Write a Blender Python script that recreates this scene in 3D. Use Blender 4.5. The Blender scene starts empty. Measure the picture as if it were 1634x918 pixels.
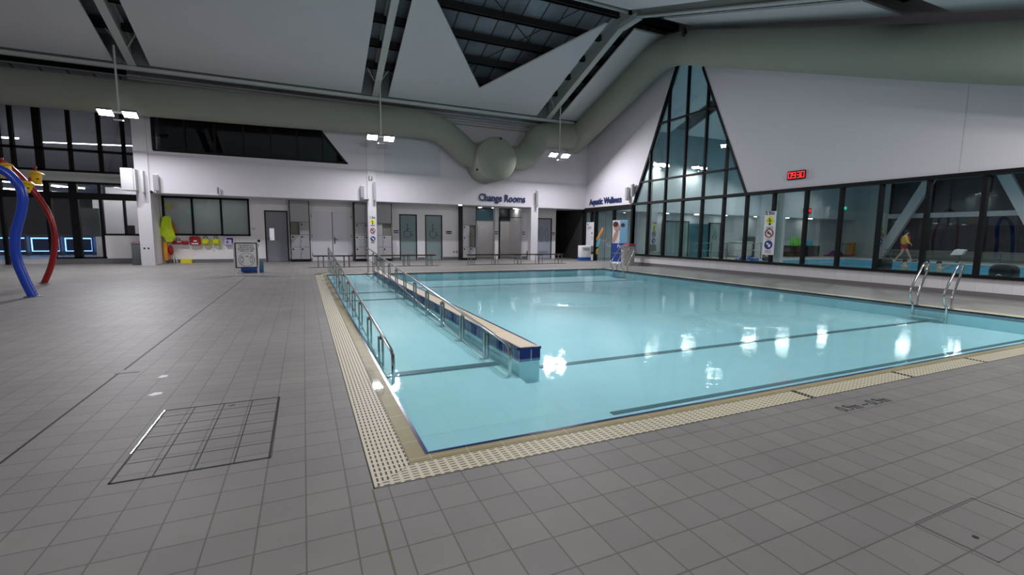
import bpy, bmesh, math, random
from mathutils import Vector, Matrix
random.seed(7)
C = bpy.context.scene.collection
PI = math.pi

# ------------------------------------------------------------------ helpers
def lin(c):
    return tuple((x/255/12.92 if x/255 <= .04045 else ((x/255+.055)/1.055)**2.4) for x in c)

class MB:
    def __init__(s): s.v = []; s.f = []; s.sm = []; s.M = Matrix.Identity(4)
    def add(s, vs, fs, smooth=False):
        o = len(s.v)
        s.v += [tuple(s.M @ Vector(v)) for v in vs]
        s.f += [tuple(i+o for i in f) for f in fs]; s.sm += [smooth]*len(fs)
        return s
    def box(s, x0, x1, y0, y1, z0, z1, b=0):
        if b:
            bm = bmesh.new(); bmesh.ops.create_cube(bm, size=1)
            for v in bm.verts:
                v.co = Vector(((x0+x1)/2+v.co.x*(x1-x0), (y0+y1)/2+v.co.y*(y1-y0), (z0+z1)/2+v.co.z*(z1-z0)))
            bmesh.ops.bevel(bm, geom=bm.edges[:], offset=b, segments=3, profile=.5, affect='EDGES')
            bm.verts.index_update()
            s.add([v.co[:] for v in bm.verts], [[v.index for v in f.verts] for f in bm.faces], True); bm.free(); return s
        return s.add([(x0,y0,z0),(x1,y0,z0),(x1,y1,z0),(x0,y1,z0),(x0,y0,z1),(x1,y0,z1),(x1,y1,z1),(x0,y1,z1)],
                     [(0,3,2,1),(4,5,6,7),(0,1,5,4),(1,2,6,5),(2,3,7,6),(3,0,4,7)])
    def quad(s, a, b, c, d): return s.add([a,b,c,d], [(0,1,2,3)])
    def prism(s, pts, ext, smooth=False):
        n = len(pts); e = Vector(ext)
        vs = [tuple(p) for p in pts]+[tuple(Vector(p)+e) for p in pts]
        fs = [tuple(range(n-1,-1,-1)), tuple(range(n,2*n))]+[(i,(i+1)%n,n+(i+1)%n,n+i) for i in range(n)]
        return s.add(vs, fs, smooth)
    def tube(s, pts, r, n=12, closed=False):
        P = [Vector(p) for p in pts]; m = len(P); R = r if isinstance(r,(list,tuple)) else [r]*m
        T = []
        for i in range(m):
            a = P[i-1] if (i or closed) else P[i]; b = P[(i+1)%m] if (i < m-1 or closed) else P[i]
            T.append((b-a).normalized())
        up = Vector((0,0,1)) if abs(T[0].z) < .9 else Vector((1,0,0))
        N = (up-T[0]*up.dot(T[0])).normalized(); vs = []
        for i in range(m):
            N = (N-T[i]*N.dot(T[i])).normalized(); B = T[i].cross(N)
            vs += [tuple(P[i]+(N*math.cos(2*PI*k/n)+B*math.sin(2*PI*k/n))*R[i]) for k in range(n)]
        fs = []
        for i in range(m if closed else m-1):
            j = (i+1)%m
            fs += [(i*n+k, i*n+(k+1)%n, j*n+(k+1)%n, j*n+k) for k in range(n)]
        if not closed: fs += [tuple(range(n-1,-1,-1)), tuple(range((m-1)*n, m*n))]
        return s.add(vs, fs, True)
    def lathe(s, prof, c=(0,0,0), n=24):
        vs = []; m = len(prof)
        for r, z in prof: vs += [(c[0]+r*math.cos(2*PI*k/n), c[1]+r*math.sin(2*PI*k/n), c[2]+z) for k in range(n)]
        fs = [(i*n+k, i*n+(k+1)%n, (i+1)*n+(k+1)%n, (i+1)*n+k) for i in range(m-1) for k in range(n)]
        fs += [tuple(range(n-1,-1,-1)), tuple(range((m-1)*n, m*n))]
        return s.add(vs, fs, True)
    def ell(s, c, r, n=16, m=10):
        vs = []; 
        for i in range(1, m):
            t = PI*i/m
            vs += [(c[0]+r[0]*math.sin(t)*math.cos(2*PI*k/n), c[1]+r[1]*math.sin(t)*math.sin(2*PI*k/n), c[2]+r[2]*math.cos(t)) for k in range(n)]
        fs = [(i*n+k, (i+1)*n+k, (i+1)*n+(k+1)%n, i*n+(k+1)%n) for i in range(m-2) for k in range(n)]
        o = len(vs); vs += [(c[0],c[1],c[2]+r[2]), (c[0],c[1],c[2]-r[2])]
        fs += [(o, k, (k+1)%n) for k in range(n)]+[(o+1, (m-2)*n+(k+1)%n, (m-2)*n+k) for k in range(n)]
        return s.add(vs, fs, True)
    def build(s, name, mat, parent=None):
        me = bpy.data.meshes.new(name); me.from_pydata(s.v, [], s.f); me.update()
        for p, q in zip(me.polygons, s.sm): p.use_smooth = q
        if any(s.sm):
            try: me.set_sharp_from_angle(angle=R_(40))
            except Exception: pass
        o = bpy.data.objects.new(name, me); C.objects.link(o)
        if mat: me.materials.append(mat)
        if parent: o.parent = parent; o.matrix_parent_inverse = Matrix.Translation(-Vector(parent.location)) if parent.location.length else Matrix.Identity(4)
        return o
def R_(a): return math.radians(a)

def tag(o, label=None, cat=None, group=None, kind=None):
    if label: o['label'] = label
    if cat: o['category'] = cat
    if group: o['group'] = group
    if kind: o['kind'] = kind
    return o
def thing(name, label, cat, loc=(0,0,0), group=None):
    o = bpy.data.objects.new(name, None); C.objects.link(o); o.location = loc
    o.empty_display_size = .1
    return tag(o, label, cat, group)
def struct(name, mb, mat): return tag(mb.build(name, mat), kind='structure')
def copy_tree(o, parent=None):
    c = o.copy(); C.objects.link(c)
    if parent: c.parent = parent
    for ch in [x for x in C.objects if x.parent == o]: copy_tree(ch, c)
    return c
def text(name, body, size, mat, loc, rot, parent=None, ext=.004, bold=0, align='LEFT', sx=1, space=1):
    cu = bpy.data.curves.new(name, 'FONT'); cu.body = body; cu.size = size; cu.extrude = ext; cu.offset = bold
    cu.align_x = align; cu.space_line = space; cu.resolution_u = 3
    t = bpy.data.objects.new(name+'_tmp', cu); C.objects.link(t)
    bpy.context.view_layer.update()
    me = bpy.data.meshes.new_from_object(t.evaluated_get(bpy.context.evaluated_depsgraph_get()))
    bpy.data.objects.remove(t); 
    M = Matrix.Translation(loc) @ (rot.to_matrix().to_4x4() if hasattr(rot,'to_matrix') else Matrix.Rotation(rot[2],4,'Z') @ Matrix.Rotation(rot[0],4,'X')) @ Matrix.Scale(sx,4,(1,0,0))
    me.transform(M); me.materials.clear(); me.materials.append(mat); me.name = name
    o = bpy.data.objects.new(name, me); C.objects.link(o)
    if parent: o.parent = parent; o.matrix_parent_inverse = Matrix.Translation(-Vector(parent.location))
    return o
FY = (PI/2, 0, 0)        # writing on a face that looks towards -Y
FX = (PI/2, 0, -PI/2)    # writing on a face that looks towards -X

# ------------------------------------------------------------------ materials
def mat(name, col, rough=.5, metal=0, emit=0, spec=.5, noise=0, nscale=8, bump=0, bscale=40):
    m = bpy.data.materials.new(name); m.use_nodes = True; nt = m.node_tree; b = nt.nodes['Principled BSDF']
    c = lin(col); b.inputs['Base Color'].default_value = (*c,1); b.inputs['Roughness'].default_value = rough
    b.inputs['Metallic'].default_value = metal; b.inputs['Specular IOR Level'].default_value = spec
    if emit: b.inputs['Emission Color'].default_value = (*c,1); b.inputs['Emission Strength'].default_value = emit
    if noise or bump:
        tc = nt.nodes.new('ShaderNodeTexCoord')
    if noise:
        n = nt.nodes.new('ShaderNodeTexNoise'); n.inputs['Scale'].default_value = nscale; n.inputs['Detail'].default_value = 4
        nt.links.new(tc.outputs['Object'], n.inputs['Vector'])
        r = nt.nodes.new('ShaderNodeMapRange'); r.inputs['To Min'].default_value = 1-noise; r.inputs['To Max'].default_value = 1+noise
        nt.links.new(n.outputs['Fac'], r.inputs['Value'])
        mx = nt.nodes.new('ShaderNodeVectorMath'); mx.operation = 'SCALE'; mx.inputs[0].default_value = c
        nt.links.new(r.outputs['Result'], mx.inputs['Scale']); nt.links.new(mx.outputs[0], b.inputs['Base Color'])
    if bump:
        n2 = nt.nodes.new('ShaderNodeTexNoise'); n2.inputs['Scale'].default_value = bscale
        nt.links.new(tc.outputs['Object'], n2.inputs['Vector'])
        bp = nt.nodes.new('ShaderNodeBump'); bp.inputs['Strength'].default_value = bump; bp.inputs['Distance'].default_value = .02
        nt.links.new(n2.outputs['Fac'], bp.inputs['Height']); nt.links.new(bp.outputs[0], b.inputs['Normal'])
    return m

def tilemat(name, col, col2, grout, w, h, mortar, rough=.4, ox=0, oy=0, rot=(0,0,0), offset=0, bump=.25, var=.5, stain=.12, side=False, spec=.5):
    m = bpy.data.materials.new(name); m.use_nodes = True; nt = m.node_tree; b = nt.nodes['Principled BSDF']
    tc = nt.nodes.new('ShaderNodeTexCoord'); mp = nt.nodes.new('ShaderNodeMapping')
    mp.vector_type = 'POINT'
    mp.inputs['Location'].default_value = (ox,oy,0); mp.inputs['Rotation'].default_value = rot
    if side:
        sp = nt.nodes.new('ShaderNodeSeparateXYZ'); ad = nt.nodes.new('ShaderNodeMath'); cb = nt.nodes.new('ShaderNodeCombineXYZ')
        nt.links.new(tc.outputs['Object'], sp.inputs[0]); nt.links.new(sp.outputs[0], ad.inputs[0]); nt.links.new(sp.outputs[1], ad.inputs[1])
        nt.links.new(ad.outputs[0], cb.inputs[0]); nt.links.new(sp.outputs[2], cb.inputs[1]); nt.links.new(cb.outputs[0], mp.inputs['Vector'])
    else: nt.links.new(tc.outputs['Object'], mp.inputs['Vector'])
    b.inputs['Specular IOR Level'].default_value = spec
    t = nt.nodes.new('ShaderNodeTexBrick'); t.offset = offset; t.squash = 1
    t.inputs['Scale'].default_value = 1; t.inputs['Brick Width'].default_value = w; t.inputs['Row Height'].default_value = h
    t.inputs['Mortar Size'].default_value = mortar; t.inputs['Mortar Smooth'].default_value = .1
    t.inputs['Color1'].default_value = (*lin(col),1); t.inputs['Color2'].default_value = (*lin(col2),1); t.inputs['Mortar'].default_value = (*lin(grout),1)
    nt.links.new(mp.outputs[0], t.inputs['Vector'])
    n = nt.nodes.new('ShaderNodeTexNoise'); n.inputs['Scale'].default_value = 1.1; n.inputs['Detail'].default_value = 6; n.inputs['Roughness'].default_value = .6
    nt.links.new(tc.outputs['Object'], n.inputs['Vector'])
    r = nt.nodes.new('ShaderNodeMapRange'); r.inputs['From Min'].default_value = .3; r.inputs['From Max'].default_value = .7
    r.inputs['To Min'].default_value = 1-stain; r.inputs['To Max'].default_value = 1+stain
    nt.links.new(n.outputs['Fac'], r.inputs['Value'])
    sc = nt.nodes.new('ShaderNodeVectorMath'); sc.operation = 'SCALE'
    nt.links.new(t.outputs['Color'], sc.inputs[0]); nt.links.new(r.outputs['Result'], sc.inputs['Scale'])
    nt.links.new(sc.outputs[0], b.inputs['Base Color'])
    b.inputs['Roughness'].default_value = rough
    n2 = nt.nodes.new('ShaderNodeTexNoise'); n2.inputs['Scale'].default_value = 260
    nt.links.new(tc.outputs['Object'], n2.inputs['Vector'])
    bp = nt.nodes.new('ShaderNodeBump'); bp.inputs['Strength'].default_value = bump; bp.inputs['Distance'].default_value = .003
    nt.links.new(n2.outputs['Fac'], bp.inputs['Height'])
    bp2 = nt.nodes.new('ShaderNodeBump'); bp2.invert = True; bp2.inputs['Strength'].default_value = .6; bp2.inputs['Distance'].default_value = .003
    nt.links.new(t.outputs['Fac'], bp2.inputs['Height']); nt.links.new(bp.outputs[0], bp2.inputs['Normal'])
    nt.links.new(bp2.outputs[0], b.inputs['Normal'])
    return m

def glassmat(name, tint, ior=1.5, rough=0.0, frost=0, fcol=None):
    m = bpy.data.materials.new(name); m.use_nodes = True; nt = m.node_tree
    for n in list(nt.nodes): nt.nodes.remove(n)
    out = nt.nodes.new('ShaderNodeOutputMaterial')
    tr = nt.nodes.new('ShaderNodeBsdfTransparent'); tr.inputs[0].default_value = (*tint,1)
    gl = nt.nodes.new('ShaderNodeBsdfGlossy'); gl.inputs['Roughness'].default_value = rough; gl.inputs[0].default_value = (.95,.98,1,1)
    fr = nt.nodes.new('ShaderNodeFresnel'); fr.inputs['IOR'].default_value = ior
    ge = nt.nodes.new('ShaderNodeNewGeometry'); im = nt.nodes.new('ShaderNodeMath'); im.operation = 'MULTIPLY_ADD'
    im.inputs[1].default_value = 1/ior-ior; im.inputs[2].default_value = ior
    nt.links.new(ge.outputs['Backfacing'], im.inputs[0]); nt.links.new(im.outputs[0], fr.inputs['IOR'])
    mx = nt.nodes.new('ShaderNodeMixShader'); src = tr
    if frost:
        df = nt.nodes.new('ShaderNodeBsdfDiffuse'); df.inputs[0].default_value = (*lin(fcol),1)
        mf = nt.nodes.new('ShaderNodeMixShader'); mf.inputs[0].default_value = frost
        nt.links.new(tr.outputs[0], mf.inputs[1]); nt.links.new(df.outputs[0], mf.inputs[2]); src = mf
    nt.links.new(fr.outputs[0], mx.inputs[0]); nt.links.new(src.outputs[0], mx.inputs[1]); nt.links.new(gl.outputs[0], mx.inputs[2])
    nt.links.new(mx.outputs[0], out.inputs[0])
    return m

def watermat(name, jets, calm=.05, tint=(.93,.99,1), cloud=.16, body=(160,228,238)):
    m = bpy.data.materials.new(name); m.use_nodes = True; nt = m.node_tree; N = nt.nodes; L = nt.links
    for n in list(N): N.remove(n)
    out = N.new('ShaderNodeOutputMaterial')
    tr = N.new('ShaderNodeBsdfTransparent'); tr.inputs[0].default_value = (*tint,1)
    gl = N.new('ShaderNodeBsdfGlossy'); gl.inputs['Roughness'].default_value = .012
    fr = N.new('ShaderNodeFresnel'); fr.inputs['IOR'].default_value = 1.24
    mx = N.new('ShaderNodeMixShader'); tc = N.new('ShaderNodeTexCoord')
    n1 = N.new('ShaderNodeTexNoise'); n1.inputs['Scale'].default_value = 2.6; n1.inputs['Detail'].default_value = 3
    n2 = N.new('ShaderNodeTexNoise'); n2.inputs['Scale'].default_value = 17; n2.inputs['Detail'].default_value = 3
    L.new(tc.outputs['Object'], n1.inputs['Vector']); L.new(tc.outputs['Object'], n2.inputs['Vector'])
    # strength of the ripples rises over the underwater jets
    tot = None
    for (x, y, rad, st) in jets:
        d = N.new('ShaderNodeVectorMath'); d.operation = 'DISTANCE'; d.inputs[1].default_value = (x,y,-.012)
        L.new(tc.outputs['Object'], d.inputs[0])
        r = N.new('ShaderNodeMapRange'); r.interpolation_type = 'SMOOTHSTEP'; r.inputs['From Min'].default_value = 0; r.inputs['From Max'].default_value = rad
        r.inputs['To Min'].default_value = st; r.inputs['To Max'].default_value = 0; L.new(d.outputs['Value'], r.inputs['Value'])
        if tot is None: tot = r.outputs['Result']
        else:
            a = N.new('ShaderNodeMath'); a.operation = 'MAXIMUM'; L.new(tot, a.inputs[0]); L.new(r.outputs['Result'], a.inputs[1]); tot = a.outputs[0]
    b1 = N.new('ShaderNodeBump'); b1.inputs['Strength'].default_value = 1; b1.inputs['Distance'].default_value = calm
    L.new(n1.outputs['Fac'], b1.inputs['Height'])
    b2 = N.new('ShaderNodeBump'); b2.inputs['Strength'].default_value = 1; b2.inputs['Distance'].default_value = .001
    L.new(n2.outputs['Fac'], b2.inputs['Height']); L.new(b1.outputs[0], b2.inputs['Normal'])
    nrm = b2
    if tot is not None:
        n3 = N.new('ShaderNodeTexNoise'); n3.inputs['Scale'].default_value = 13; n3.inputs['Detail'].default_value = 3
        L.new(tc.outputs['Object'], n3.inputs['Vector'])
        mu = N.new('ShaderNodeMath'); mu.operation = 'MULTIPLY'; L.new(n3.outputs['Fac'], mu.inputs[0]); L.new(tot, mu.inputs[1])
        b3 = N.new('ShaderNodeBump'); b3.inputs['Strength'].default_value = 1; b3.inputs['Distance'].default_value = .05
        L.new(mu.outputs[0], b3.inputs['Height']); L.new(b2.outputs[0], b3.inputs['Normal']); nrm = b3
    L.new(nrm.outputs[0], gl.inputs['Normal']); L.new(nrm.outputs[0], fr.inputs['Normal'])
    df = N.new('ShaderNodeBsdfDiffuse'); df.inputs[0].default_value = (*lin(body),1); mf = N.new('ShaderNodeMixShader'); mf.inputs[0].default_value = cloud
    L.new(tr.outputs[0], mf.inputs[1]); L.new(df.outputs[0], mf.inputs[2])
    fm = N.new('ShaderNodeMath'); fm.operation = 'MULTIPLY'; fm.inputs[1].default_value = .45; L.new(fr.outputs[0], fm.inputs[0])
    L.new(fm.outputs[0], mx.inputs[0]); L.new(mf.outputs[0], mx.inputs[1]); L.new(gl.outputs[0], mx.inputs[2]); L.new(mx.outputs[0], out.inputs[0])
    return m

M = {}
M['deck'] = tilemat('deck_tiles', (138,135,132), (131,128,126), (104,101,98), .1875, .1855, .0035, rough=.5, spec=.3, ox=.034, oy=-.0805, stain=.1)
M['deck2'] = tilemat('hall_tiles', (165,165,165), (158,158,158), (130,130,130), .3, .3, .004, rough=.4)
M['wall'] = mat('painted_wall', (212,208,214), .65)
M['wall_tile'] = tilemat('white_wall_tiles', (222,219,222), (217,214,218), (190,188,190), .3, .35, .003, rough=.3, side=True, oy=-.1, stain=.02, bump=.02)
M['lower'] = mat('lower_wall', (236,233,236), .45)
M['ceil'] = mat('ceiling_panel', (212,213,216), .8, noise=.03, nscale=1.5)
M['duct'] = mat('fabric_duct', (146,149,136), .9, noise=.04, nscale=3, bump=.1, bscale=6)
M['white'] = mat('white_paint', (212,210,214), .5)
M['steelw'] = mat('white_steel', (196,198,196), .5)
M['steelg'] = mat('grey_steel', (118,120,120), .6)
M['dark'] = mat('black_frame', (9,9,11), .6, spec=.25)
M['purlin'] = mat('dark_purlin', (40,42,44), .7)
M['sheet'] = tilemat('roof_sheet', (146,156,166), (112,118,126), (60,62,66), .75, 60, .03, rough=.6, stain=.25, bump=0)
M['plinth'] = mat('grey_plinth', (120,118,120), .5)
M['skirt'] = mat('grey_skirting', (112,110,112), .5)
M['chrome'] = mat('stainless_steel', (205,203,200), .16, 1)
M['brushed'] = mat('brushed_steel', (150,152,150), .35, 1)
M['glass'] = glassmat('window_glass', (.78,.86,.85))
M['glassdark'] = glassmat('dark_glass', (.42,.45,.47))
M['glassfoyer'] = glassmat('foyer_glass', (.85,.88,.9))
M['frost'] = glassmat('frosted_glass', (.7,.8,.8), frost=.7, fcol=(160,180,182), rough=.1)
M['frost2'] = glassmat('frosted_glass_pale', (.8,.85,.9), frost=.85, fcol=(178,186,200), rough=.1)
M['frostgrey'] = glassmat('frosted_glass_grey', (.7,.74,.75), frost=.6, fcol=(170,178,178), rough=.05)
M['navy'] = tilemat('navy_tile', (16,26,118), (12,20,100), (150,160,190), .14, .2, .006, rough=.2, side=True, oy=.118, stain=.05, bump=0)
M['navyband'] = mat('navy_edge_tile', (20,34,96), .25)
M['line'] = mat('lane_line_tile', (22,44,62), .4)
M['pool'] = tilemat('pool_tiles', (184,230,238), (180,228,236), (174,222,231), .25, .25, .003, rough=.5, stain=.03, bump=0)
M['ramp'] = tilemat('ramp_tiles', (186,236,242), (182,233,240), (176,228,236), .25, .25, .003, rough=.5, stain=.03, bump=0)
M['coping'] = tilemat('coping_tiles', (158,148,112), (150,141,106), (186,178,150), .22, .22, .004, rough=.4, ox=.05, oy=-.04, stain=.06, spec=.12)
M['beige'] = tilemat('beige_tiles', (206,192,168), (200,186,162), (176,164,140), .2, 5, .006, rough=.5, rot=(0,0,0), stain=.05)
M['grateY'] = tilemat('grating_lengthways', (22,20,18), (26,24,20), (214,204,180), .026, .052, .0085, rough=.5, ox=.0, oy=0, stain=.03, bump=0)
M['grateX'] = tilemat('grating_crossways', (30,28,24), (34,32,28), (212,203,178), .052, .026, .0095, rough=.5, stain=.03, bump=0)
M['groove'] = mat('dark_groove', (26,24,24), .6)
M['text'] = mat('navy_lettering', (24,40,96), .4)
M['textgrey'] = mat('dark_marking', (42,42,42), .6)
M['lockg'] = mat('grey_locker', (160,161,165), .35)
M['door_grey'] = mat('grey_door', (128,130,140), .4)
M['door_white'] = mat('white_door', (226,224,232), .4)
M['brown'] = mat('brown_bench', (46,24,20), .8, spec=.2)
M['lamp'] = mat('lamp_lens', (250,248,255), .3, emit=540)
M['fillnear'] = mat('fill_lens_near', (255,250,250), .3, emit=400)
M['fillclose'] = mat('fill_lens_close', (255,250,250), .3, emit=110)
M['fillnext'] = mat('fill_lens_next', (255,252,250), .3, emit=330)
M['lamp2'] = mat('lamp_lens_small', (255,252,250), .3, emit=110)
M['strip'] = mat('strip_light', (255,250,245), .3, emit=22)
M['downlight'] = mat('downlight_lens', (255,252,248), .3, emit=32)
M['gate'] = mat('gate_light', (120,175,255), .3, emit=5)
M['red_led'] = mat('red_led', (255,30,30), .3, emit=1.8)
M['exit'] = mat('exit_green', (40,190,150), .3, emit=1.6)
M['blue'] = mat('blue_pipe', (30,66,176), .25)
M['redpipe'] = mat('red_pipe', (150,22,22), .25)
M['yellow'] = mat('yellow_plastic', (235,190,20), .35)
M['yel2'] = mat('yellow_foam', (220,205,40), .6)
M['hivis'] = mat('hivis_yellow', (215,240,40), .7, bump=.4, bscale=10)
M['orange'] = mat('orange_fabric', (220,110,40), .8)
M['redbag'] = mat('red_fabric', (160,18,30), .7)
M['ygbag'] = mat('yellow_green_fabric', (190,195,30), .7)
M['lilac'] = mat('lilac_plastic', (196,190,222), .5)
M['purple'] = mat('purple_print', (64,34,96), .5)
M['binblue'] = mat('blue_plastic', (30,74,160), .4)
M['greybin'] = mat('grey_plastic', (92,96,98), .5)
M['teal'] = mat('teal_panel', (70,112,124), .3)
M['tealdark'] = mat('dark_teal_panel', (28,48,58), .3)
M['corr'] = mat('dark_corridor', (52,52,54), .6)
M['black'] = mat('black_material', (14,14,15), .7)
M['skin'] = mat('skin', (205,158,130), .6)
M['skintan'] = mat('swimmer_skin', (216,160,128), .6)  # own skin colour of the swimmers
M['hair'] = mat('dark_hair', (34,24,20), .7)
M['poster'] = mat('poster_white', (232,232,236), .5)
M['orange_print'] = mat('orange_print', (206,136,70), .5)
M['teal_print'] = mat('teal_print', (96,160,168), .5)
M['mustard_print'] = mat('mustard_print', (190,160,70), .5)
M['signyel'] = mat('sign_yellow', (222,226,40), .5)
M['signred'] = mat('sign_red', (150,44,48), .5)
M['signblue'] = mat('sign_blue', (24,48,120), .5)
M['green'] = mat('green_foam', (110,214,80), .6)
M['cyan'] = mat('cyan_foam', (60,176,196), .6)
M['water'] = watermat('pool_water', [(5.05,8.05,1.3,4.0),(7.7,9.9,.9,1.6),(9.6,8.5,.8,1.3),(4.9,5.3,1.1,1.2),(6.3,5.0,.9,1.0),(6.9,4.7,.6,.8),(8.2,4.4,.7,.8),(1.55,8.3,.7,.25),(1.6,14.0,.5,.3)], calm=.002)
M['water2'] = watermat('hall_pool_water', [], calm=.03, tint=(.82,.98,1))

# ------------------------------------------------------------------ camera
yaw, pitch, roll, H = .4224, -.1122, .0109, 1.2486
cy, sy = math.cos(yaw), math.sin(yaw)
F = Vector((sy*math.cos(pitch), cy*math.cos(pitch), math.sin(pitch))); r0 = Vector((cy,-sy,0)); u0 = r0.cross(F)
cr, sr = math.cos(roll), math.sin(roll); r1 = cr*r0+sr*u0; u1 = -sr*r0+cr*u0
cam = bpy.data.objects.new('camera', bpy.data.cameras.new('camera')); C.objects.link(cam)
cam.matrix_world = Matrix(((r1.x,u1.x,-F.x,0),(r1.y,u1.y,-F.y,0),(r1.z,u1.z,-F.z,H),(0,0,0,1)))
cam.data.sensor_width = 36; cam.data.lens = 738.05/1634*36; cam.data.clip_start = .05; cam.data.clip_end = 300
bpy.context.scene.camera = cam

# ------------------------------------------------------------------ deck and pool
WX = 13.73         # wall with the tall window
HX0, HX1, HY0, HY1 = .27, 10.95, 2.235, 15.35     # hole in the deck, gratings included
b = MB()
for (x0,x1,y0,y1) in ((-14,HX0,-8,23.2),(HX1,WX,-8,23.2),(HX0,HX1,-8,HY0),(HX0,HX1,HY1,23.2),(12.3,WX,23.2,28.5),(7.2,12.3,23.2,26)):
    b.quad((x0,y0,0),(x1,y0,0),(x1,y1,0),(x0,y1,0))
struct('floor', b, M['deck'])
b = MB(); b.box(-22,-5.4,23.2,42,-.2,0); struct('floor', b, M['deck2'])
b = MB()
PX0,PX1,PY0,PY1 = 17.5,31,-2,18.0
for (x0,x1,y0,y1) in ((WX,PX0,-8,24),(PX1,37.2,-8,24),(PX0,PX1,-8,PY0),(PX0,PX1,PY1,24)):
    b.quad((x0,y0,0),(x1,y0,0),(x1,y1,0),(x0,y1,0))
struct('floor', b, M['deck2'])

pool = thing('swimming_pool', 'large shallow indoor pool with pale blue water, ramp and dark lane lines', 'pool', (5.6,8.8,0))
ZF = -.26
wx0,wx1,wy0,wy1 = .61,10.6,2.51,15.0
b = MB()
b.quad((wx0,wy0,ZF),(wx1,wy0,ZF),(wx1,wy1,ZF),(wx0,wy1,ZF))
for a,c in (((wx0,wy0),(wx1,wy0)),((wx1,wy0),(wx1,wy1)),((wx1,wy1),(wx0,wy1)),((wx0,wy1),(wx0,wy0))):
    b.quad((a[0],a[1],ZF),(a[0],a[1],-.07),(c[0],c[1],-.07),(c[0],c[1],ZF))
b.build('basin', M['pool'], pool)
b = MB()   # navy band at the top of the pool's sides
for a,c in (((wx0,wy0),(wx1,wy0)),((wx1,wy0),(wx1,wy1)),((wx1,wy1),(wx0,wy1)),((wx0,wy1),(wx0,wy0))):
    b.quad((a[0],a[1],-.07),(a[0],a[1],.004),(c[0],c[1],.004),(c[0],c[1],-.07))
t_ = .022
b.box(wx0-t_,wx0,wy0-t_,wy1+t_,-.02,.006); b.box(wx1,wx1+t_,wy0-t_,wy1+t_,-.02,.006)
b.box(wx0,wx1,wy0-t_,wy0,-.02,.006); b.box(wx0,wx1,wy1,wy1+t_,-.02,.006)
b.build('edge_band', M['navyband'], pool)
cx0,cx1,cy0,cy1 = .49,10.76,2.42,15.14
b = MB()
b.box(cx0,wx0-t_,cy0,cy1,-.12,.004); b.box(wx1+t_,cx1,cy0,cy1,-.12,.004)
b.box(wx0-t_,wx1+t_,cy0,wy0-t_,-.12,.004); b.box(wx0-t_,wx1+t_,wy1+t_,cy1,-.12,.004)
b.build('coping', M['coping'], pool)
b = MB(); b.box(HX0-.03,HX1+.03,HY0-.03,HY1+.03,-1.3,-1.25)
b.box(HX0,HX0+.01,HY0,HY1,-.15,0); b.box(HX1-.01,HX1,HY0,HY1,-.15,0); b.box(HX0,HX1,HY0,HY0+.01,-.15,0); b.box(HX0,HX1,HY1-.01,HY1,-.15,0)
b.build('channel', M['groove'], pool)
b = MB(); b.quad((wx0,wy0,-.012),(wx1,wy0,-.012),(wx1,wy1,-.012),(wx0,wy1,-.012)); b.build('water', M['water'], pool)
# ramp
def rz(y): return -.022-(.165)*(15-y)/(15-4.2) if y > 4.2 else ZF
b = MB(); b.add([(wx0+.005,14.99,-.022),(1.96,14.99,-.022),(1.96,4.2,rz(4.21)),(wx0+.005,4.2,rz(4.21)),(wx0+.005,4.2,ZF),(1.96,4.2,ZF)], [(0,3,2,1)]); b.quad((wx0+.005,4.2,rz(4.21)),(1.96,4.2,rz(4.21)),(1.96,3.3,ZF+.001),(wx0+.005,3.3,ZF+.001))
b.build('ramp', M['ramp'], pool)
def line_(x0,x1,y,w,z): b = MB(); b.box(x0,x1,y-w/2,y+w/2,z,z+.008); b.build('lane_line', M['line'], pool)
line_(2.42,10.58,4.6,.09,ZF); line_(2.35,10.58,3.12,.055,ZF); line_(2.3,10.58,12.95,.1,ZF)
for y,w in ((4.66,.12),(9.75,.09),(10.85,.09)):
    z = rz(y)+.004; line_(wx0+.1,1.93,y,w,z)
# island wall with the ramp on its left
isl = MB(); isl.box(1.975,2.21,4.195,15.0,ZF,-.045); isl.build('wall_foot', M['pool'], pool)
isl = MB(); isl.box(1.97,2.215,4.19,15.0,-.045,.085); iw = isl.build('dividing_wall', M['navy'], pool); iw['label'] = 'navy tiled low wall between ramp and pool'
b = MB(); b.box(1.985,2.2,4.21,15.12,.08,.1); b.build('wall_top', M['beige'], iw)
b = MB(); b.box(1.962,1.986,4.185,15.05,.078,.104); b.box(2.199,2.222,4.185,15.05,.078,.104); b.box(1.962,2.222,4.182,4.212,.078,.104); b.build('wall_edge', M['navyband'], iw)
# gratings: every panel between two seams is a thing of its own
def grate(x0,x1,y0,y1,m,label):
    g = MB(); g.box(x0,x1,y0,y1,-.03,.001); tag(g.build('drain_grating', M[m]), label, 'grating', 'white overflow gratings around the pool')
def grate_poly(pts,m,label):
    g = MB(); g.prism([(p[0],p[1],-.03) for p in pts],(0,0,.031)); return tag(g.build('drain_grating', M[m]), label, 'grating', 'white overflow gratings around the pool')
grate_poly([(HX0+.008,HY0+.008),(cx0-.002,cy0-.002),(cx0-.002,15.14),(HX0+.008,15.14)],'grateY','long white slotted overflow grating down the ramp side of the pool')
seg = [3.60,5.02,6.36,8.6,HX1-.2]
names_ = ['white slotted grating along the near pool edge, meeting the corner mitre','short white grating panel at near edge between the first two dark seams','white grating panel at near edge between second and third dark seams','white grating panel at near edge just past the third dark seam','last white grating panel of the near edge, furthest right']
x0 = HX0+.012
for i,x1 in enumerate(seg):
    if i == 0: grate_poly([(HX0+.012,HY0+.008),(x1,HY0+.008),(x1,cy0-.002),(cx0+.002,cy0-.002)],'grateX',names_[i])
    else: grate(x0,x1,HY0+.008,cy0-.002,'grateX',names_[i])
    x0 = x1+.055
grate(cx1+.002,HX1-.01,HY0+.2,HY1-.2,'grateY','narrow white grating along the far right pool edge by the ladders')
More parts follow.
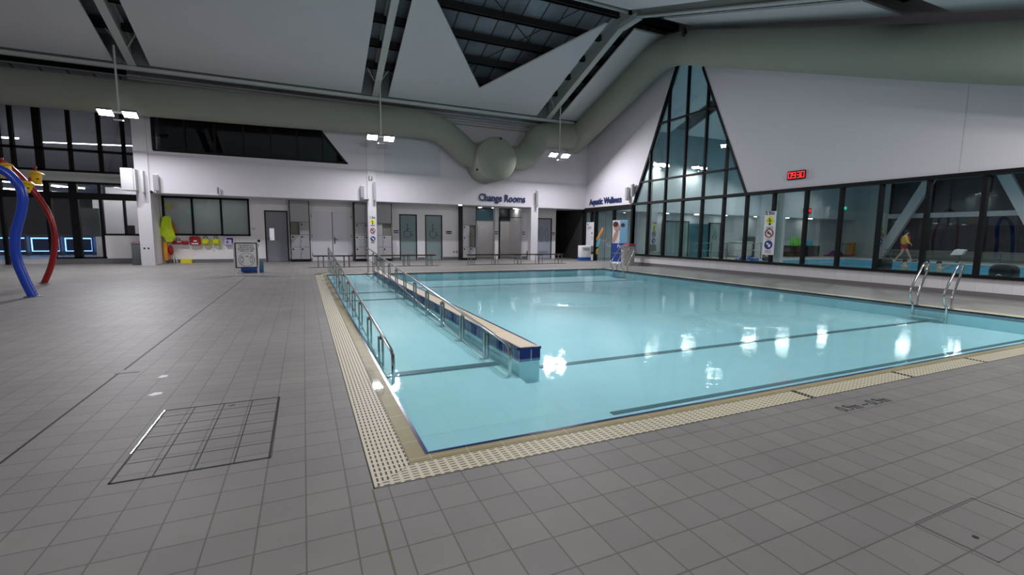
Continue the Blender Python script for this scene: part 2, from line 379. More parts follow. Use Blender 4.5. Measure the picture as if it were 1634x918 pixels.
grate(HX0+.2,HX1-.2,cy1+.002,HY1-.01,'grateX','narrow white grating along the back pool edge before the benches')

# deck details
jt = MB()
for (ya,yb,x) in ((3.0,5.02,-1.54),(5.15,14.6,-1.53)): jt.box(x,x+.014,ya,yb,.0004,.0016)
jt.box(-1.56,-1.38,5.02,5.034,.0004,.0016)
tag(jt.build('expansion_joint', M['groove']), 'thin dark expansion joint running through the left deck tiles', 'floor joint')
jm = MB(); jm.box(-1.537,-1.529,-3,3.0,.0004,.0016); tag(jm.build('expansion_joint', M['groove']), 'near dark metal joint strip reaching the bottom left of the deck', 'floor joint')
jm = MB(); jm.box(.262,.269,-1,2.23,.0004,.0014); tag(jm.build('expansion_joint', mat('yellowed_joint',(96,92,66),.6)), 'yellowed joint running towards the camera from the corner of the grating', 'floor joint')
pm = glassmat('thin_water_film', (1,1,1), ior=1.33, rough=.02)
b = MB(); n_=26; b.add([(.505+.045*math.cos(2*PI*k/n_)*(1+.35*math.sin(5*k)),3.95+.42*math.sin(2*PI*k/n_)*(1+.12*math.sin(3*k)),.0055) for k in range(n_)],[tuple(range(n_))]); tag(b.build('water_puddle', pm), 'thin shining film of splashed water on the coping near the ramp rail end', 'puddle')
hatch = thing('access_hatch', 'large tiled access hatch with dark metal frame in the left deck', 'hatch', (-.57,3.3,0))
hx0,hx1,hy0,hy1 = -.93,-.213,2.79,3.845
b = MB(); b.box(hx0,hx1,hy0,hy1,.0004,.0012); b.build('tile_infill', M['deck'], hatch)
b = MB()
for x in (hx0,hx1-.01): b.box(x,x+.01,hy0,hy1,.0006,.003)
for y in (hy0,hy1-.008): b.box(hx0,hx1,y,y+.008,.0006,.003)
for k in range(1,4): b.box(hx0+k*.1797-.003,hx0+k*.1797+.003,hy0,hy1,.0006,.0022)
for k in range(1,6): b.box(hx0,hx1,hy0+.04+k*.176-.0025,hy0+.04+k*.176+.0025,.0006,.002)
b.build('frame', M['groove'], hatch)
for bx_ in ((hx0-.006,hx0+.001,hy0+.35,hy1),(hx1-.001,hx1+.006,hy0,hy1)):
    b = MB(); b.box(*bx_,.0006,.0034); b.build('edge_strip', M['chrome'], hatch)
b = MB(); b.lathe([(.0,.0),(.022,.0),(.022,.003),(.0,.004)],(-.52,3.79,.001)); b.build('lifting_socket', M['brushed'], hatch)
hatch2 = thing('access_hatch', 'small access hatch with round lifting socket at the bottom right deck', 'hatch', (2.6,.87,0))
b = MB()
a0,a1,c0,c1 = 2.43,2.93,.745,1.02
for (x0,x1,y0,y1) in ((a0,a0+.005,c0,c1),(a1-.005,a1,c0,c1),(a0,a1,c0,c0+.003),(a0,a1,c1-.003,c1)): b.box(x0,x1,y0,y1,.0004,.002)
b.box(a0-.004,a0+.004,c0+.1,c1,.0004,.0022)
b.build('frame', M['skirt'], hatch2)
b = MB(); b.lathe([(.0,.0),(.011,.0),(.011,.0015),(.0,.002)],(2.55,.86,.0006)); b.build('lifting_socket', M['groove'], hatch2)
t = text('depth_marking', '0.9m ~ 0.9m', .13, M['textgrey'], (3.55,1.96,.0006), (0,0,.0), ext=.0004, sx=.9, bold=.002)
tag(t, 'dark depth marking reading 0.9m ~ 0.9m on the deck by the near grating', 'depth marking')
for x,y,s,l in ((-1.156,4.79,.035,'small white patch painted as a wet glint on the left deck, further from the hatch'),(-1.089,4.28,.045,'small white patch painted as a wet glint on the left deck, nearer to the hatch')):
    b = MB(); b.prism([(x-s,y-.02,.0004),(x-s*.2,y-.045,.0004),(x+s,y-.02,.0004),(x+s*.9,y+.03,.0004),(x-s*.3,y+.04,.0004)],(0,0,.0008)); tag(b.build('sticker', M['poster']), l, 'sticker')  # white patches: glints of wet floor put in as colour

# ------------------------------------------------------------------ handrails of the ramp
def rail(x, ys, ztop, label, xin):
    t = thing('ramp_handrail', label, 'handrail', (x, ys[0], 0))
    y0, y1 = ys[0], ys[-1]
    def zt(y): return ztop(y)
    top = [(x,y1-.02,zt(y1)-.5),(x,y1-.05,zt(y1)-.12),(x,y1-.03,zt(y1)-.03),(x,y1+.06,zt(y1))]+[(x,y,zt(y)) for y in ys[-2::-1]]+[(x,y0+.1,zt(y0)),(x,y0+.15,zt(y0)-.05),(x,y0+.15,zt(y0)-.3),(x,y0+.1,zt(y0)-.36)]
    b = MB(); b.tube(top, .017, 12); b.build('top_rail', M['chrome'], t)
    b = MB(); b.tube([(x,y0+.12,zt(y0)-.36)]+[(x,y,zt(y)-.36) for y in ys], .013, 10); b.build('lower_rail', M['chrome'], t)
    for y in ys[:-1]:
        b = MB(); zb = max(rz(y), ZF)
        for dx in (-.02,.02): b.box(x+dx-.008,x+dx+.008,y-.03,y+.03,zb,zt(y)-.045)
        b.tube([(x,y,zt(y)-.08),(x,y,zt(y))],.008,8)
        b.build('post', M['brushed'], t)
    b = MB(); b.tube([(x,y1-.02,rz(y1+.1)),(x,y1-.02,zt(y1)-.45)],.017,12); b.build('post', M['chrome'], t)
    return t
rail(1.88,[15.6,14.3,13.4,12.45,11.5,10.55,9.6,8.65,7.7,6.75,5.8,4.9,4.25],lambda y:.135+(y-4.25)*.0585,'stainless ramp handrail fixed beside the navy dividing wall',1)
rail(.72,[16.1,14.9,13.9,12.95,12.0,11.0,10.0,9.0,8.0,7.0,6.0,5.05,4.33],lambda y:.155+(y-4.33)*.054,'stainless ramp handrail on the left edge of the pool',-1)

# ------------------------------------------------------------------ pool ladder rails
def hoop(y, h, x0, lean, label, grp):
    t = thing('ladder_rail', label, 'ladder rail', (x0,y,0), grp)
    p = [(x0-.05,-.35),(x0-.03,0),(x0-.13,.14*h),(x0-.16,.32*h),(x0-.1,.5*h),(x0+.08,.78*h),(x0+.17,.93*h),(x0+.27,1.0*h),(x0+.36,.96*h),(x0+.36,.85*h),(x0+.26,.62*h),(x0+.14,.3*h),(x0+.12,.12*h),(x0+.12,0)]
    # smooth it
    def cr_(p,n=5):
        o=[]
        for i in range(len(p)-1):
            a=p[max(i-1,0)];b_=p[i];c=p[i+1];d=p[min(i+2,len(p)-1)]
            for k in range(n):
                u=k/n; o.append(tuple(.5*((2*b_[j])+(-a[j]+c[j])*u+(2*a[j]-5*b_[j]+4*c[j]-d[j])*u*u+(-a[j]+3*b_[j]-3*c[j]+d[j])*u**3) for j in range(2)))
        return o+[p[-1]]
    b = MB(); b.tube([(q[0],y,q[1]) for q in cr_(p)],.019,12); b.build('tube', M['chrome'], t)
    b = MB(); b.lathe([(.0,0),(.045,0),(.045,.012),(.02,.02),(.0,.02)],(x0+.12,y,.0)); b.build('base_flange', M['chrome'], t)
    return t
hoop(4.84,.82,10.6,0,'bent steel ladder rail at the right pool edge, left one of the near pair','near ladder rails')
hoop(4.33,.82,10.6,0,'bent steel ladder rail at the right pool edge, right one of the near pair','near ladder rails')
hoop(14.25,.82,10.6,0,'bent steel ladder rail at the far corner, in front of the blue banner','far ladder rails')
hoop(13.62,.82,10.6,0,'bent steel ladder rail at the far corner, in front of the grey bin','far ladder rails')
for y0,y1,l in ((13.6,14.3,'submerged steel ladder steps at the far corner of the pool'),(4.33,4.84,'submerged steel ladder steps at the right edge of the pool')):
    b = MB()
    for z in (-.2,-.42): b.box(10.48,10.59,y0,y1,z,z+.03)
    tag(b.build('ladder_steps', M['chrome']), l, 'ladder steps')

# ------------------------------------------------------------------ back wall
YU, YL = 21.1, 22.55
SO = 2.66
u = MB()
# upper wall with the dark trapezoid window cut out: x -4.88..0.95/1.82, z 4.18..5.95
u.box(-5.1,-4.88,YU,YU+.18,SO,7.1); u.box(-4.88,1.82,YU,YU+.18,SO,4.18); u.box(-4.88,1.82,YU,YU+.18,5.95,7.1)
u.box(1.82,WX,YU,YU+.18,SO,7.1)
u.prism([(1.82,YU,4.18),(1.82,YU,5.95),(.44,YU,5.95)],(0,.18,0))
struct('wall_back', u, M['wall'])
u = MB(); u.box(-5.1,WX,YU+.18,YL,SO,SO+.12); struct('ceiling', u, M['white'])
# window in the upper wall
def window(name, segs, mat_, mf):
    pass
w = MB()
w.prism([(-4.86,YU+.08,4.2),(1.78,YU+.08,4.2),(.42,YU+.08,5.93),(-4.86,YU+.08,5.93)],(0,.02,0))
win = struct('window_1', w, M['glassdark'])
f = MB(); f.box(-4.88,1.82,YU-.01,YU+.12,4.16,4.24); f.box(-4.9,-4.82,YU-.01,YU+.12,4.2,5.95)
for x in (-3.9,-2.95,-2.0,-1.05,-.1,.85):
    zt = 5.95 if x < .42 else 5.95-(x-.44)*1.283
    f.box(x-.03,x+.03,YU,YU+.12,4.2,zt)
f.prism([(1.82,YU-.01,4.18),(.44,YU-.01,5.95),(.36,YU-.01,5.95),(1.72,YU-.01,4.18)],(0,.13,0))
f.build('frame', M['dark'], win)
# dark room behind it
k = MB(); k.box(-5,2,YU+1.6,YU+1.7,2.9,7); struct('wall_inner', k, M['corr'])
for x,z,s in ((-3.9,4.9,.3),(-2.1,4.75,.5)):
    pass
# access panel in the upper wall
b = MB(); b.box(3.32,5.84,YU-.012,YU,3.86,5.6); struct('trim_1', b, mat('grey_access_panel',(196,198,206),.5))
# lower wall
lw = MB()
def seg_(x0,x1,z0,z1): lw.box(x0,x1,YL,YL+.15,z0,z1)
op = [(-5.04,-2.06,1.15,2.66,1)]
seg_(-5.1,-5.04,0,SO); seg_(-5.04,-2.06,0,1.13); seg_(-2.06,-1.5,0,SO); seg_(-1.5,-.6,2.2,SO); seg_(-.6,.33,0,SO)
seg_(.33,2.05,2.2,SO); seg_(2.05,4.2,0,SO); seg_(4.2,5.04,2.2,SO); seg_(5.04,5.44,0,SO); seg_(5.44,6.3,2.2,SO); seg_(6.3,7.95,0,SO)
seg_(9.12,9.34,0,SO); seg_(10.68,11.6,0,SO); seg_(11.6,12.5,2.2,SO); seg_(12.5,12.75,0,SO)
struct('wall_back', lw, M['lower'])
b = MB()
for x0,x1 in ((-5.04,-1.52),(-.6,.33),(2.05,4.2),(5.06,5.42),(6.32,7.95),(10.7,11.58)): b.box(x0,x1,YL-.015,YL,0,.14)
struct('baseboard_back', b, M['skirt'])
# side wall at the left end of the recess
b = MB(); b.box(-5.25,-5.1,YU+.35,YL+.15,0,SO+.1); struct('wall_side', b, M['lower'])

# window_2: frosted window
w = MB(); w.box(-5.04,-2.06,YL+.06,YL+.075,1.13,SO); win = struct('window_2', w, M['frostgrey'])
f = MB(); f.box(-5.06,-2.04,YL-.02,YL+.1,1.1,1.17); f.box(-5.06,-2.04,YL-.02,YL+.1,2.58,SO)
for x in (-5.03,-4.07,-3.07,-2.08): f.box(x-.035,x+.035,YL-.02,YL+.1,1.1,SO)
f.build('frame', M['dark'], win)
b = MB(); b.box(-5.3,-1.8,YL+1.9,YL+2,0,3.2); b.box(-5.3,-1.8,YL+.15,YL+2,SO+.12,SO+.17); b.box(-1.85,-1.75,YL+.15,YL+2,0,3); struct('wall_office', b, M['wall'])
b = MB(); b.box(-4.6,-2.6,YL+.9,YL+1.3,SO+.09,SO+.115); tag(b.build('office_fill_light',mat('office_fill_glow',(250,255,252),.4,emit=9)),'unseen flat light added inside the frosted office to brighten it','ceiling light')  # glowing panel added to brighten the frosted window from behind
t = thing('exit_sign','green exit sign glowing behind the frosted office window','exit sign',(-4.3,YL+.9,2.1))
b = MB(); b.box(-4.45,-4.15,YL+.88,YL+.92,2.02,2.16); b.build('panel', M['exit'], t)
b = MB(); b.tube([(-4.3,YL+.9,2.16),(-4.3,YL+.9,SO+.12)],.01); b.build('stem', M['white'], t)
b = MB(); b.box(-4.95,-4.72,YL-.035,YL-.025,2.25,2.38); b.box(-4.9,-4.77,YL-.035,YL-.025,2.02,2.25); tag(b.build('window_sticker', mat('pale_yellow_print',(170,168,90),.6)), 'pale yellow sticker at the top left of the office window', 'sticker')

# doors
def door(name, x0, x1, h, mat_, fr=.045, frm='dark', y=YL, parts=()):
    b = MB(); b.box(x0+fr,x1-fr,y+.03,y+.07,.01,h-fr); d = struct(name, b, mat_)
    f = MB(); f.box(x0,x0+fr,y-.01,y+.12,0,h); f.box(x1-fr,x1,y-.01,y+.12,0,h); f.box(x0,x1,y-.01,y+.12,h-fr,h); f.build('door_frame', M[frm], d)
    return d
d = door('door_1',-1.5,-.6,2.2,M['door_grey'])
b = MB(); b.box(-1.33,-1.15,YL+.024,YL+.03,.93,1.44); b.build('vision_panel', mat('lit_vision_panel',(236,232,240),.4,emit=.35), d)
b = MB(); b.tube([(-1.4,YL+.03,1.0),(-1.4,YL-.02,1.0),(-1.28,YL-.02,1.0)],.012); b.build('door_handle', M['brushed'], d)
d = door('door_2',.33,1.22,2.2,M['door_white'],frm='door_white',fr=.03)
d2 = door('door_2',1.2,2.05,2.2,M['door_white'],frm='door_white',fr=.03)
b = MB(); b.box(1.2,1.225,YL+.02,YL+.03,0,2.2); b.build('door_gap', M['groove'], d)
b = MB(); b.box(1.27,1.31,YL+.015,YL+.03,.78,1.08); b.tube([(1.29,YL+.02,.97),(1.29,YL-.03,.97),(1.43,YL-.03,.97)],.011); b.build('door_handle', M['black'], d2)
b = MB()
for z in (1.95,1.1,.25): b.box(2.0,2.03,YL-.02,YL+.02,z,z+.1); b.box(.335,.36,YL-.02,YL+.02,z,z+.1)
b.build('hinges', M['steelg'], d2)

def wheelchair(d, cx, y, s):
    b = MB(); z = 1.4
    ring = [(cx-.03*s+.17*s*math.cos(a), y, z-.13*s+.17*s*math.sin(a)) for a in [R_(100+i*18) for i in range(16)]]
    b.tube(ring,.011*s,8)
    b.tube([(cx+.17*s*math.cos(a)*.18-.04*s, y, z+.3*s+.045*s*math.sin(a)) for a in [i*PI/5 for i in range(10)]],.01*s,6,closed=True)
    b.tube([(cx-.04*s,y,z+.22*s),(cx-.04*s,y,z-.02*s),(cx+.12*s,y,z-.02*s),(cx+.19*s,y,z-.22*s),(cx+.25*s,y,z-.2*s)],.012*s,8)
    b.tube([(cx-.03*s,y,z+.12*s),(cx+.1*s,y,z+.12*s)],.012*s,8)
    b.build('wheelchair_symbol', mat('symbol_teal',(40,72,82),.5), d)
for i,(x0,x1) in enumerate(((4.2,5.04),(5.44,6.3))):
    d = door('door_%d'%(3+i),x0,x1,2.2,M['frost'])
    wheelchair(d,(x0+x1)/2,YL+.025,1.0)
    b = MB(); b.box(x0+.18,x1-.18,YL+.02,YL+.03,.28,.45); b.build('vent_grille', mat('grille_grey',(140,152,156),.5), d)
    b = MB(); b.box(x1-.1,x1-.075,YL-.01,YL+.03,.95,1.12); b.build('door_handle', M['brushed'], d)
k = MB(); k.box(4.0,6.5,YL+.5,YL+.55,0,SO); struct('wall_toilet', k, M['teal'])
d = door('door_5',11.6,12.5,2.2,M['frost2'])
b = MB()
for cx_,fem in ((11.85,0),(12.2,1)):
    y=YL+.024; z=1.35
    b.tube([(cx_+.045*math.cos(a),y,z+.3+.045*math.sin(a)) for a in [i*PI/6 for i in range(12)]],.008,6,closed=True)
    if fem: sh=[(-.06,.22),(.06,.22),(.14,-.06),(.07,-.08),(.06,-.3),(-.06,-.3),(-.07,-.08),(-.14,-.06)]
    else: sh=[(-.11,.22),(.11,.22),(.11,-.05),(.07,-.05),(.06,-.3),(-.06,-.3),(-.07,-.05),(-.11,-.05)]
    b.tube([(cx_+p,y,z+q) for p,q in sh],.009,6,closed=True)
    b.box(cx_-.07,cx_+.07,y,y+.004,z-.42,z-.39)
b.build('people_symbol', mat('symbol_grey',(70,78,92),.5), d)
b = MB(); b.box(11.7,12.3,YL+.02,YL+.03,.3,.42); b.build('vent_grille', mat('grille_blue',(130,138,152),.5), d)
k = MB(); k.box(11.3,12.7,YL+.6,YL+.65,0,SO); struct('wall_toilet', k, M['wall'])

def plate(x0,x1,z0,z1,label,txt='',y=YL-.012):
    t = thing('wall_sign', label, 'sign', ((x0+x1)/2,y,z0))
    b = MB(); b.box(x0,x1,y,y+.012,z0,z1,.003); b.build('plate', mat('sign_black',(36,36,44),.5), t)
    n=3
    for i in range(n):
        b = MB(); cx_=x0+(x1-x0)*(i+.5)/n; zc=(z0+z1)/2; r=(z1-z0)*.22
        b.prism([(cx_-r,y-.003,zc-r),(cx_+r,y-.003,zc-r),(cx_+r*.6,y-.003,zc+r),(cx_-r*.4,y-.003,zc+r)],(0,.003,0))
        b.build('pictogram', M['poster'], t)
plate(3.93,4.16,1.3,1.43,'small black door sign left of the first accessible toilet door')
plate(6.5,6.78,1.29,1.43,'small black door sign right of the second accessible toilet door')
plate(12.52,12.7,1.3,1.44,'small black door sign beside the men and women toilet door')
plate(9.12,9.3,1.3,1.45,'small black sign on the pier between the two change room openings')
plate(10.7,10.86,1.3,1.45,'small black sign right of the second change room opening')
b = MB(); b.lathe([(0,0),(.05,0),(.05,.03),(0,.035)]); b.M=Matrix.Identity(4)
def flush(name,x,z,r,label,cat,m):
    q = MB(); q.M = Matrix.Translation((x,YL,z)) @ Matrix.Rotation(PI/2,4,'X'); q.lathe([(0,0),(r,0),(r*.9,.03),(0,.035)]); tag(q.build(name,M[m]),label,cat)
flush('push_button',-1.75,.9,.055,'round black push button left of the grey door','button','black')
b = MB(); b.box(-2.0,-1.86,YL-.012,YL,1.37,1.45); tag(b.build('card_reader',M['steelw']),'small pale wall switch between office window and grey door','switch')
for x in (6.9,7.05):
    b = MB(); b.box(x-.035,x+.035,YL-.02,YL,.36,.44,.004); tag(b.build('power_socket',M['steelg']),'small grey power socket low on the wall left of the third locker bank','socket','power sockets on the back wall')
b = MB(); b.box(10.98,11.05,YL-.06,YL,.1,.42,.01); tag(b.build('door_stop',M['black']),'black upright fixture at the foot of the wall right of the change rooms','door stop')

# change room openings
b = MB(); b.box(7.6,12.2,25.2,25.3,0,2.1); struct('wall_change_room', b, mat('change_room_wall',(226,222,224),.5))
b = MB(); b.box(7.5,10.35,25.1,25.3,2.1,2.75); struct('trim_2', b, M['teal'])
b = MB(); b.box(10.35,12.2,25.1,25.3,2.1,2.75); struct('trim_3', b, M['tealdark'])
b = MB(); b.box(7.95,10.68,YL+.15,25.3,SO+.1,SO+.16); struct('ceiling', b, M['teal'])
b = MB(); b.box(9.14,9.3,YL+.15,YL+.3,0,SO+.1); b.box(7.85,7.95,YL+.15,25.2,0,SO+.1); b.box(11.1,11.2,YL+.7,25.2,0,SO+.1); struct('wall_change_room', b, M['lower'])
b = MB(); b.box(9.335,9.41,YL-.02,YL+.15,0,2.2); struct('trim_4', b, M['dark'])
b = MB(); b.box(9.34,10.68,YL+.02,YL+.08,2.17,2.2); struct('trim_5', b, M['dark'])
for x in (8.9,9.7,11.0):
    b = MB(); b.M = Matrix.Translation((x,24.2,SO+.098)) @ Matrix.Rotation(PI,4,'X'); b.lathe([(0,0),(.09,0),(.09,.01),(0,.012)]); tag(b.build('downlight',M['downlight']),'small round downlight in the ceiling inside the change room entrance','downlight','change room downlights')
# dark corridor at the right end
b = MB(); b.box(12.72,12.8,YL+.15,28.5,0,SO+.1); struct('wall_corridor', b, mat('corridor_grey',(120,120,126),.6))
b = MB(); b.box(12.75,WX,28.4,28.5,0,SO+.1); b.box(WX-.03,WX,21.3,28.5,0,SO+.1); b.box(12.7,WX,YL,28.5,SO,SO+.1); struct('wall_corridor', b, M['corr'])
b = MB(); b.box(12.8,12.84,24.3,25.6,0,2.0); struct('door_6', b, mat('pale_door',(168,168,172),.5))

# upper wall lettering
t = text('wall_lettering','Change Rooms',.47,M['text'],(7.68,YU-.03,2.89),FY,ext=.015,bold=.008,sx=.85)
tag(t,'navy raised lettering reading Change Rooms on the white back wall','lettering')
t = text('wall_lettering','Aquatic Wellness',.42,M['text'],(WX-.03,20.72,2.87),FX,ext=.015,bold=.009,sx=.9)
tag(t,'navy raised lettering reading Aquatic Wellness above the sliding doors','lettering')

# columns
def column(x0,x1,label,top=6.9):
    b = MB(); b.box(x0,x1,YU-.06,YU+.3,0,top); return tag(b.build('column',M['white']),label,'column','white columns along the back wall')
column(-5.46,-5.05,'white square column at the left end of the back wall')
column(2.58,2.94,'white square column behind the ramp carrying the 1.3m depth sign')
column(10.47,10.86,'white square column between change rooms and the toilet door with people symbols',2.68)

# signs with the three safety symbols
def safety_sign(P, width, z0, z1, depth, label, plate_, fx):
    # P(u,v,d): u across, v height, d towards the viewer
    t = thing('depth_sign', label, 'sign', P(width/2,z0,0))
    b = MB()
    def slab(b,u0,u1,v0,v1,d0,d1):
        c=[P(u,v,d) for d in (d0,d1) for u,v in ((u0,v0),(u1,v0),(u1,v1),(u0,v1))]
        b.add(c,[(0,3,2,1),(4,5,6,7),(0,1,5,4),(1,2,6,5),(2,3,7,6),(3,0,4,7)])
    def disc(b,u,v,r,d0,d1,n=24,ry=None):
        ry = ry or r
        pts=[P(u+r*math.cos(2*PI*k/n),v+ry*math.sin(2*PI*k/n),d0) for k in range(n)]
        e=Vector(P(0,0,d1))-Vector(P(0,0,d0)); b.prism(pts,e)
    hgt=z1-z0; c=width/2; r=width*.36
    if plate_: slab(b,0,width,z0,z1,0,.01); b.build('plate',M['poster'],t)
    d=.011 if plate_ else .001
    v1=z0+hgt*.79; v2=z0+hgt*.5; v3=z0+hgt*.23
    b=MB(); n=4; pts=[P(c+r*1.1*math.cos(k*PI/2),v1+r*1.1*math.sin(k*PI/2),d) for k in range(4)]; b.prism(pts,Vector(P(0,0,d+.003))-Vector(P(0,0,d))); disc(b,c,v1,r*.9,d,d+.0032); b.build('warning_diamond',M['signyel'],t)
    b=MB(); slab(b,c-r*.7,c+r*.5,v1-r*.1,v1+r*.05,d+.004,d+.006); disc(b,c-.02,v1+r*.4,r*.17,d+.004,d+.006); slab(b,c-r*.1,c+r*.1,v1-r*.5,v1+r*.3,d+.004,d+.006); disc(b,c,v1-r*.8,r*.28,d+.004,d+.006); b.build('warning_figure',M['textgrey'],t)
    for (va,wd) in ((v1-r*1.5,.7),(v1-r*1.75,.85),(v2-r*1.4,.6),(v3-r*1.3,.75),(v3-r*1.55,.6),(v3-r*1.8,.8)): b=MB(); slab(b,c-width*.5*wd*.8,c+width*.5*wd*.8,va,va+r*.1,d+.001,d+.002); b.build('caption_line',M['textgrey'],t)
    b=MB(); pts=[P(c+r*.92*math.cos(a),v2+r*.92*math.sin(a),d+.003) for a in [k*2*PI/24 for k in range(24)]]; b.tube(pts,r*.13,6,closed=True)
    b.tube([P(c-r*.6,v2+r*.6,d+.003),P(c+r*.6,v2-r*.6,d+.003)],r*.1,6); b.build('prohibition_ring',M['signred'],t)
    b=MB(); disc(b,c-r*.2,v2+r*.1,r*.28,d,d+.002); disc(b,c+r*.2,v2-r*.15,r*.22,d,d+.002); b.build('diver_symbol',M['textgrey'],t)
    b=MB(); disc(b,c,v3,r,d,d+.003); b.build('blue_disc',M['signblue'],t)
    b=MB(); disc(b,c-r*.25,v3+r*.25,r*.25,d+.003,d+.005); slab(b,c-r*.05,c+r*.5,v3-r*.5,v3+r*.15,d+.003,d+.005); b.build('adult_and_child_symbol',M['poster'],t)
    return t,v1,r
t,v1,r = safety_sign(lambda u,v,d:(2.62+u,YU-.062-d,v),.29,.74,2.05,0,'depth and safety sign reading 1.3m on the white column behind the ramp',False,0)
text('depth_text','1.3m',.15,M['textgrey'],(2.64,YU-.064,v1+r*1.25),FY,t,ext=.002,bold=.003,sx=.85)
t,v1,r = safety_sign(lambda u,v,d:(WX-.1-d,10.45-u,v),.4,.72,2.1,0,'tall white safety sign reading 0.9m on the window mullion',True,0)
text('depth_text','0.9m',.17,M['textgrey'],(WX-.115,10.43,v1+r*1.25),FX,t,ext=.002,bold=.003,sx=.95)

# lockers
def lockers(x0, cols, cw, label, yfront=22.02, opened=()):
    t = thing('locker_bank', label, 'lockers', (x0,yfront,0), 'grey locker banks along the back wall')
    x1 = x0+cols*cw
    b = MB(); b.box(x0-.03,x0,yfront,YL-.02,.0,SO-.01); b.box(x1,x1+.03,yfront,YL-.02,0,SO-.01); b.box(x0,x1,yfront+.12,YL-.02,.12,SO-.01); b.build('carcass',M['black'],t)
    b = MB(); b.box(x0,x1,yfront+.05,YL-.02,0,.11); b.build('plinth',M['black'],t)
    b = MB(); b.box(x0+.004,x1-.004,yfront,yfront+.03,1.73,SO-.01); b.build('top_panel',M['lockg'],t)
    for c_ in range(cols):
        for r_ in range(3):
            xa,xb=x0+c_*cw+.006,x0+(c_+1)*cw-.006; za=.12+r_*.535; zb=za+.525
            if (c_,r_) in opened:
                b=MB(); b.box(xa,xb,yfront+.1,yfront+.13,za,zb); b.build('locker_back',mat('locker_inside',(120,120,112),.5),t)
                b=MB(); b.box(xb-.006,xb+.004,yfront-(xb-xa),yfront,za,zb)
            else:
                b=MB(); b.box(xa,xb,yfront,yfront+.02,za,zb)
            d=b.build('locker_door',M['lockg'],t)
            if (c_,r_) in opened: continue
            b=MB(); b.M=Matrix.Translation((xa+.07,yfront,zb-.09))@Matrix.Rotation(PI/2,4,'X'); b.lathe([(0,0),(.034,0),(.034,.02),(0,.022)],n=12); b.build('lock_knob',M['black'],d)
            b=MB(); b.box(xa+.02,xa+.045,yfront-.008,yfront,za+.22,za+.28); b.build('latch',M['steelg'],d)
    return t
lockers(-.5,2,.37,'two column grey locker bank between the grey door and white double doors',yfront=22.2,opened=((0,2),))
lockers(2.12,4,.4,'four column grey locker bank behind the 1.3m sign column',yfront=21.95,opened=((3,2),))
lockers(7.16,2,.34,'two column grey locker bank left of the change rooms with one door hanging open',yfront=21.9,opened=((1,2),(1,1)))

# speakers and small fittings on the upper wall
def speaker(x,z0,z1,label,face='Y',w=.16,y=YU):
    t=thing('wall_speaker',label,'speaker',(x,y,z0),'slim wall speakers')
    if face=='Y':
        b=MB(); b.box(x-w/2,x+w/2,y-.2,y-.06,z0,z1,.02); b.build('case',M['steelw'],t)
        b=MB(); b.box(x-w/2+.015,x+w/2-.015,y-.206,y-.198,z0+.03,z1-.03); b.build('grille',mat('speaker_grille',(150,150,152),.6),t)
        b=MB(); b.box(x-.02,x+.02,y-.07,y,z0+.1,z1-.1); b.build('bracket',M['steelg'],t)
    else:
        b=MB(); b.box(WX-.2,WX-.06,x-w/2,x+w/2,z0,z1,.02); b.build('case',M['steelw'],t)
        b=MB(); b.box(WX-.206,WX-.198,x-w/2+.015,x+w/2-.015,z0+.03,z1-.03); b.build('grille',mat('speaker_grille',(150,150,152),.6),t)
        b=MB(); b.box(WX-.07,WX,x-.02,x+.02,z0+.1,z1-.1); b.build('bracket',M['steelg'],t)
speaker(-4.83,2.72,3.32,'slim grey wall speaker just right of the left column')
speaker(2.36,2.78,3.3,'slim grey wall speaker left of the 1.3m sign column')
speaker(2.86,2.68,3.5,'tall slim speaker on the 1.3m sign column',w=.1,y=YU-.06)
speaker(10.72,2.68,3.5,'tall slim speaker on the column right of the Change Rooms lettering',w=.1,y=YU-.06)
speaker(17.5,2.9,3.5,'slim wall speaker above the end of the Aquatic Wellness lettering','X')
speaker(17.12,3.05,3.6,'slim wall speaker beside the lower left corner of the tall window','X',w=.12)
t=thing('wall_cabinet','large white boxy unit mounted high on the left column','wall cabinet',(-5.4,YU-.1,2.68))
b=MB(); b.box(-5.78,-5.42,YU-.42,YU-.07,2.68,3.46,.02); b.build('case',M['white'],t)
b=MB(); b.box(-5.41,-5.36,YU-.4,YU-.07,2.7,3.44); b.box(-5.24,-5.16,YU-.3,YU-.06,2.64,3.42,.01); b.build('side_grille',M['steelw'],t)
t=thing('security_camera','small dome security camera at the foot of the left column speaker','camera',(-4.95,YU,2.62))
b=MB(); b.box(-5.0,-4.92,YU-.14,YU,2.66,2.72); b.build('mount',M['white'],t); b=MB(); b.ell((-4.98,YU-.17,2.68),(.05,.05,.05)); b.build('dome',M['black'],t)
t=thing('security_camera','small white camera hanging under the soffit above the office window','camera',(-3.0,YU,2.7))
b=MB(); b.box(-3.2,-2.9,YU-.16,YU-.02,2.64,2.7,.01); b.build('body',M['white'],t); b=MB(); b.tube([(-2.92,YU-.08,2.7),(-2.92,YU-.08,2.95)],.03); b.build('stem',M['steelg'],t)
b=MB(); b.box(2.3,2.62,YU-.25,YU,2.7,2.73); tag(b.build('wall_bracket',M['steelg']),'small shelf bracket on the wall left of the 1.3m column','bracket')
b=MB(); b.tube([(2.66,YU-.1,3.72),(2.66,YU-.1,3.56),(2.78,YU-.1,3.56),(2.78,YU-.1,3.7)],.02,8); tag(b.build('cable_loop',M['steelg']),'short grey cable loop above the tall speaker on the middle column','cable')

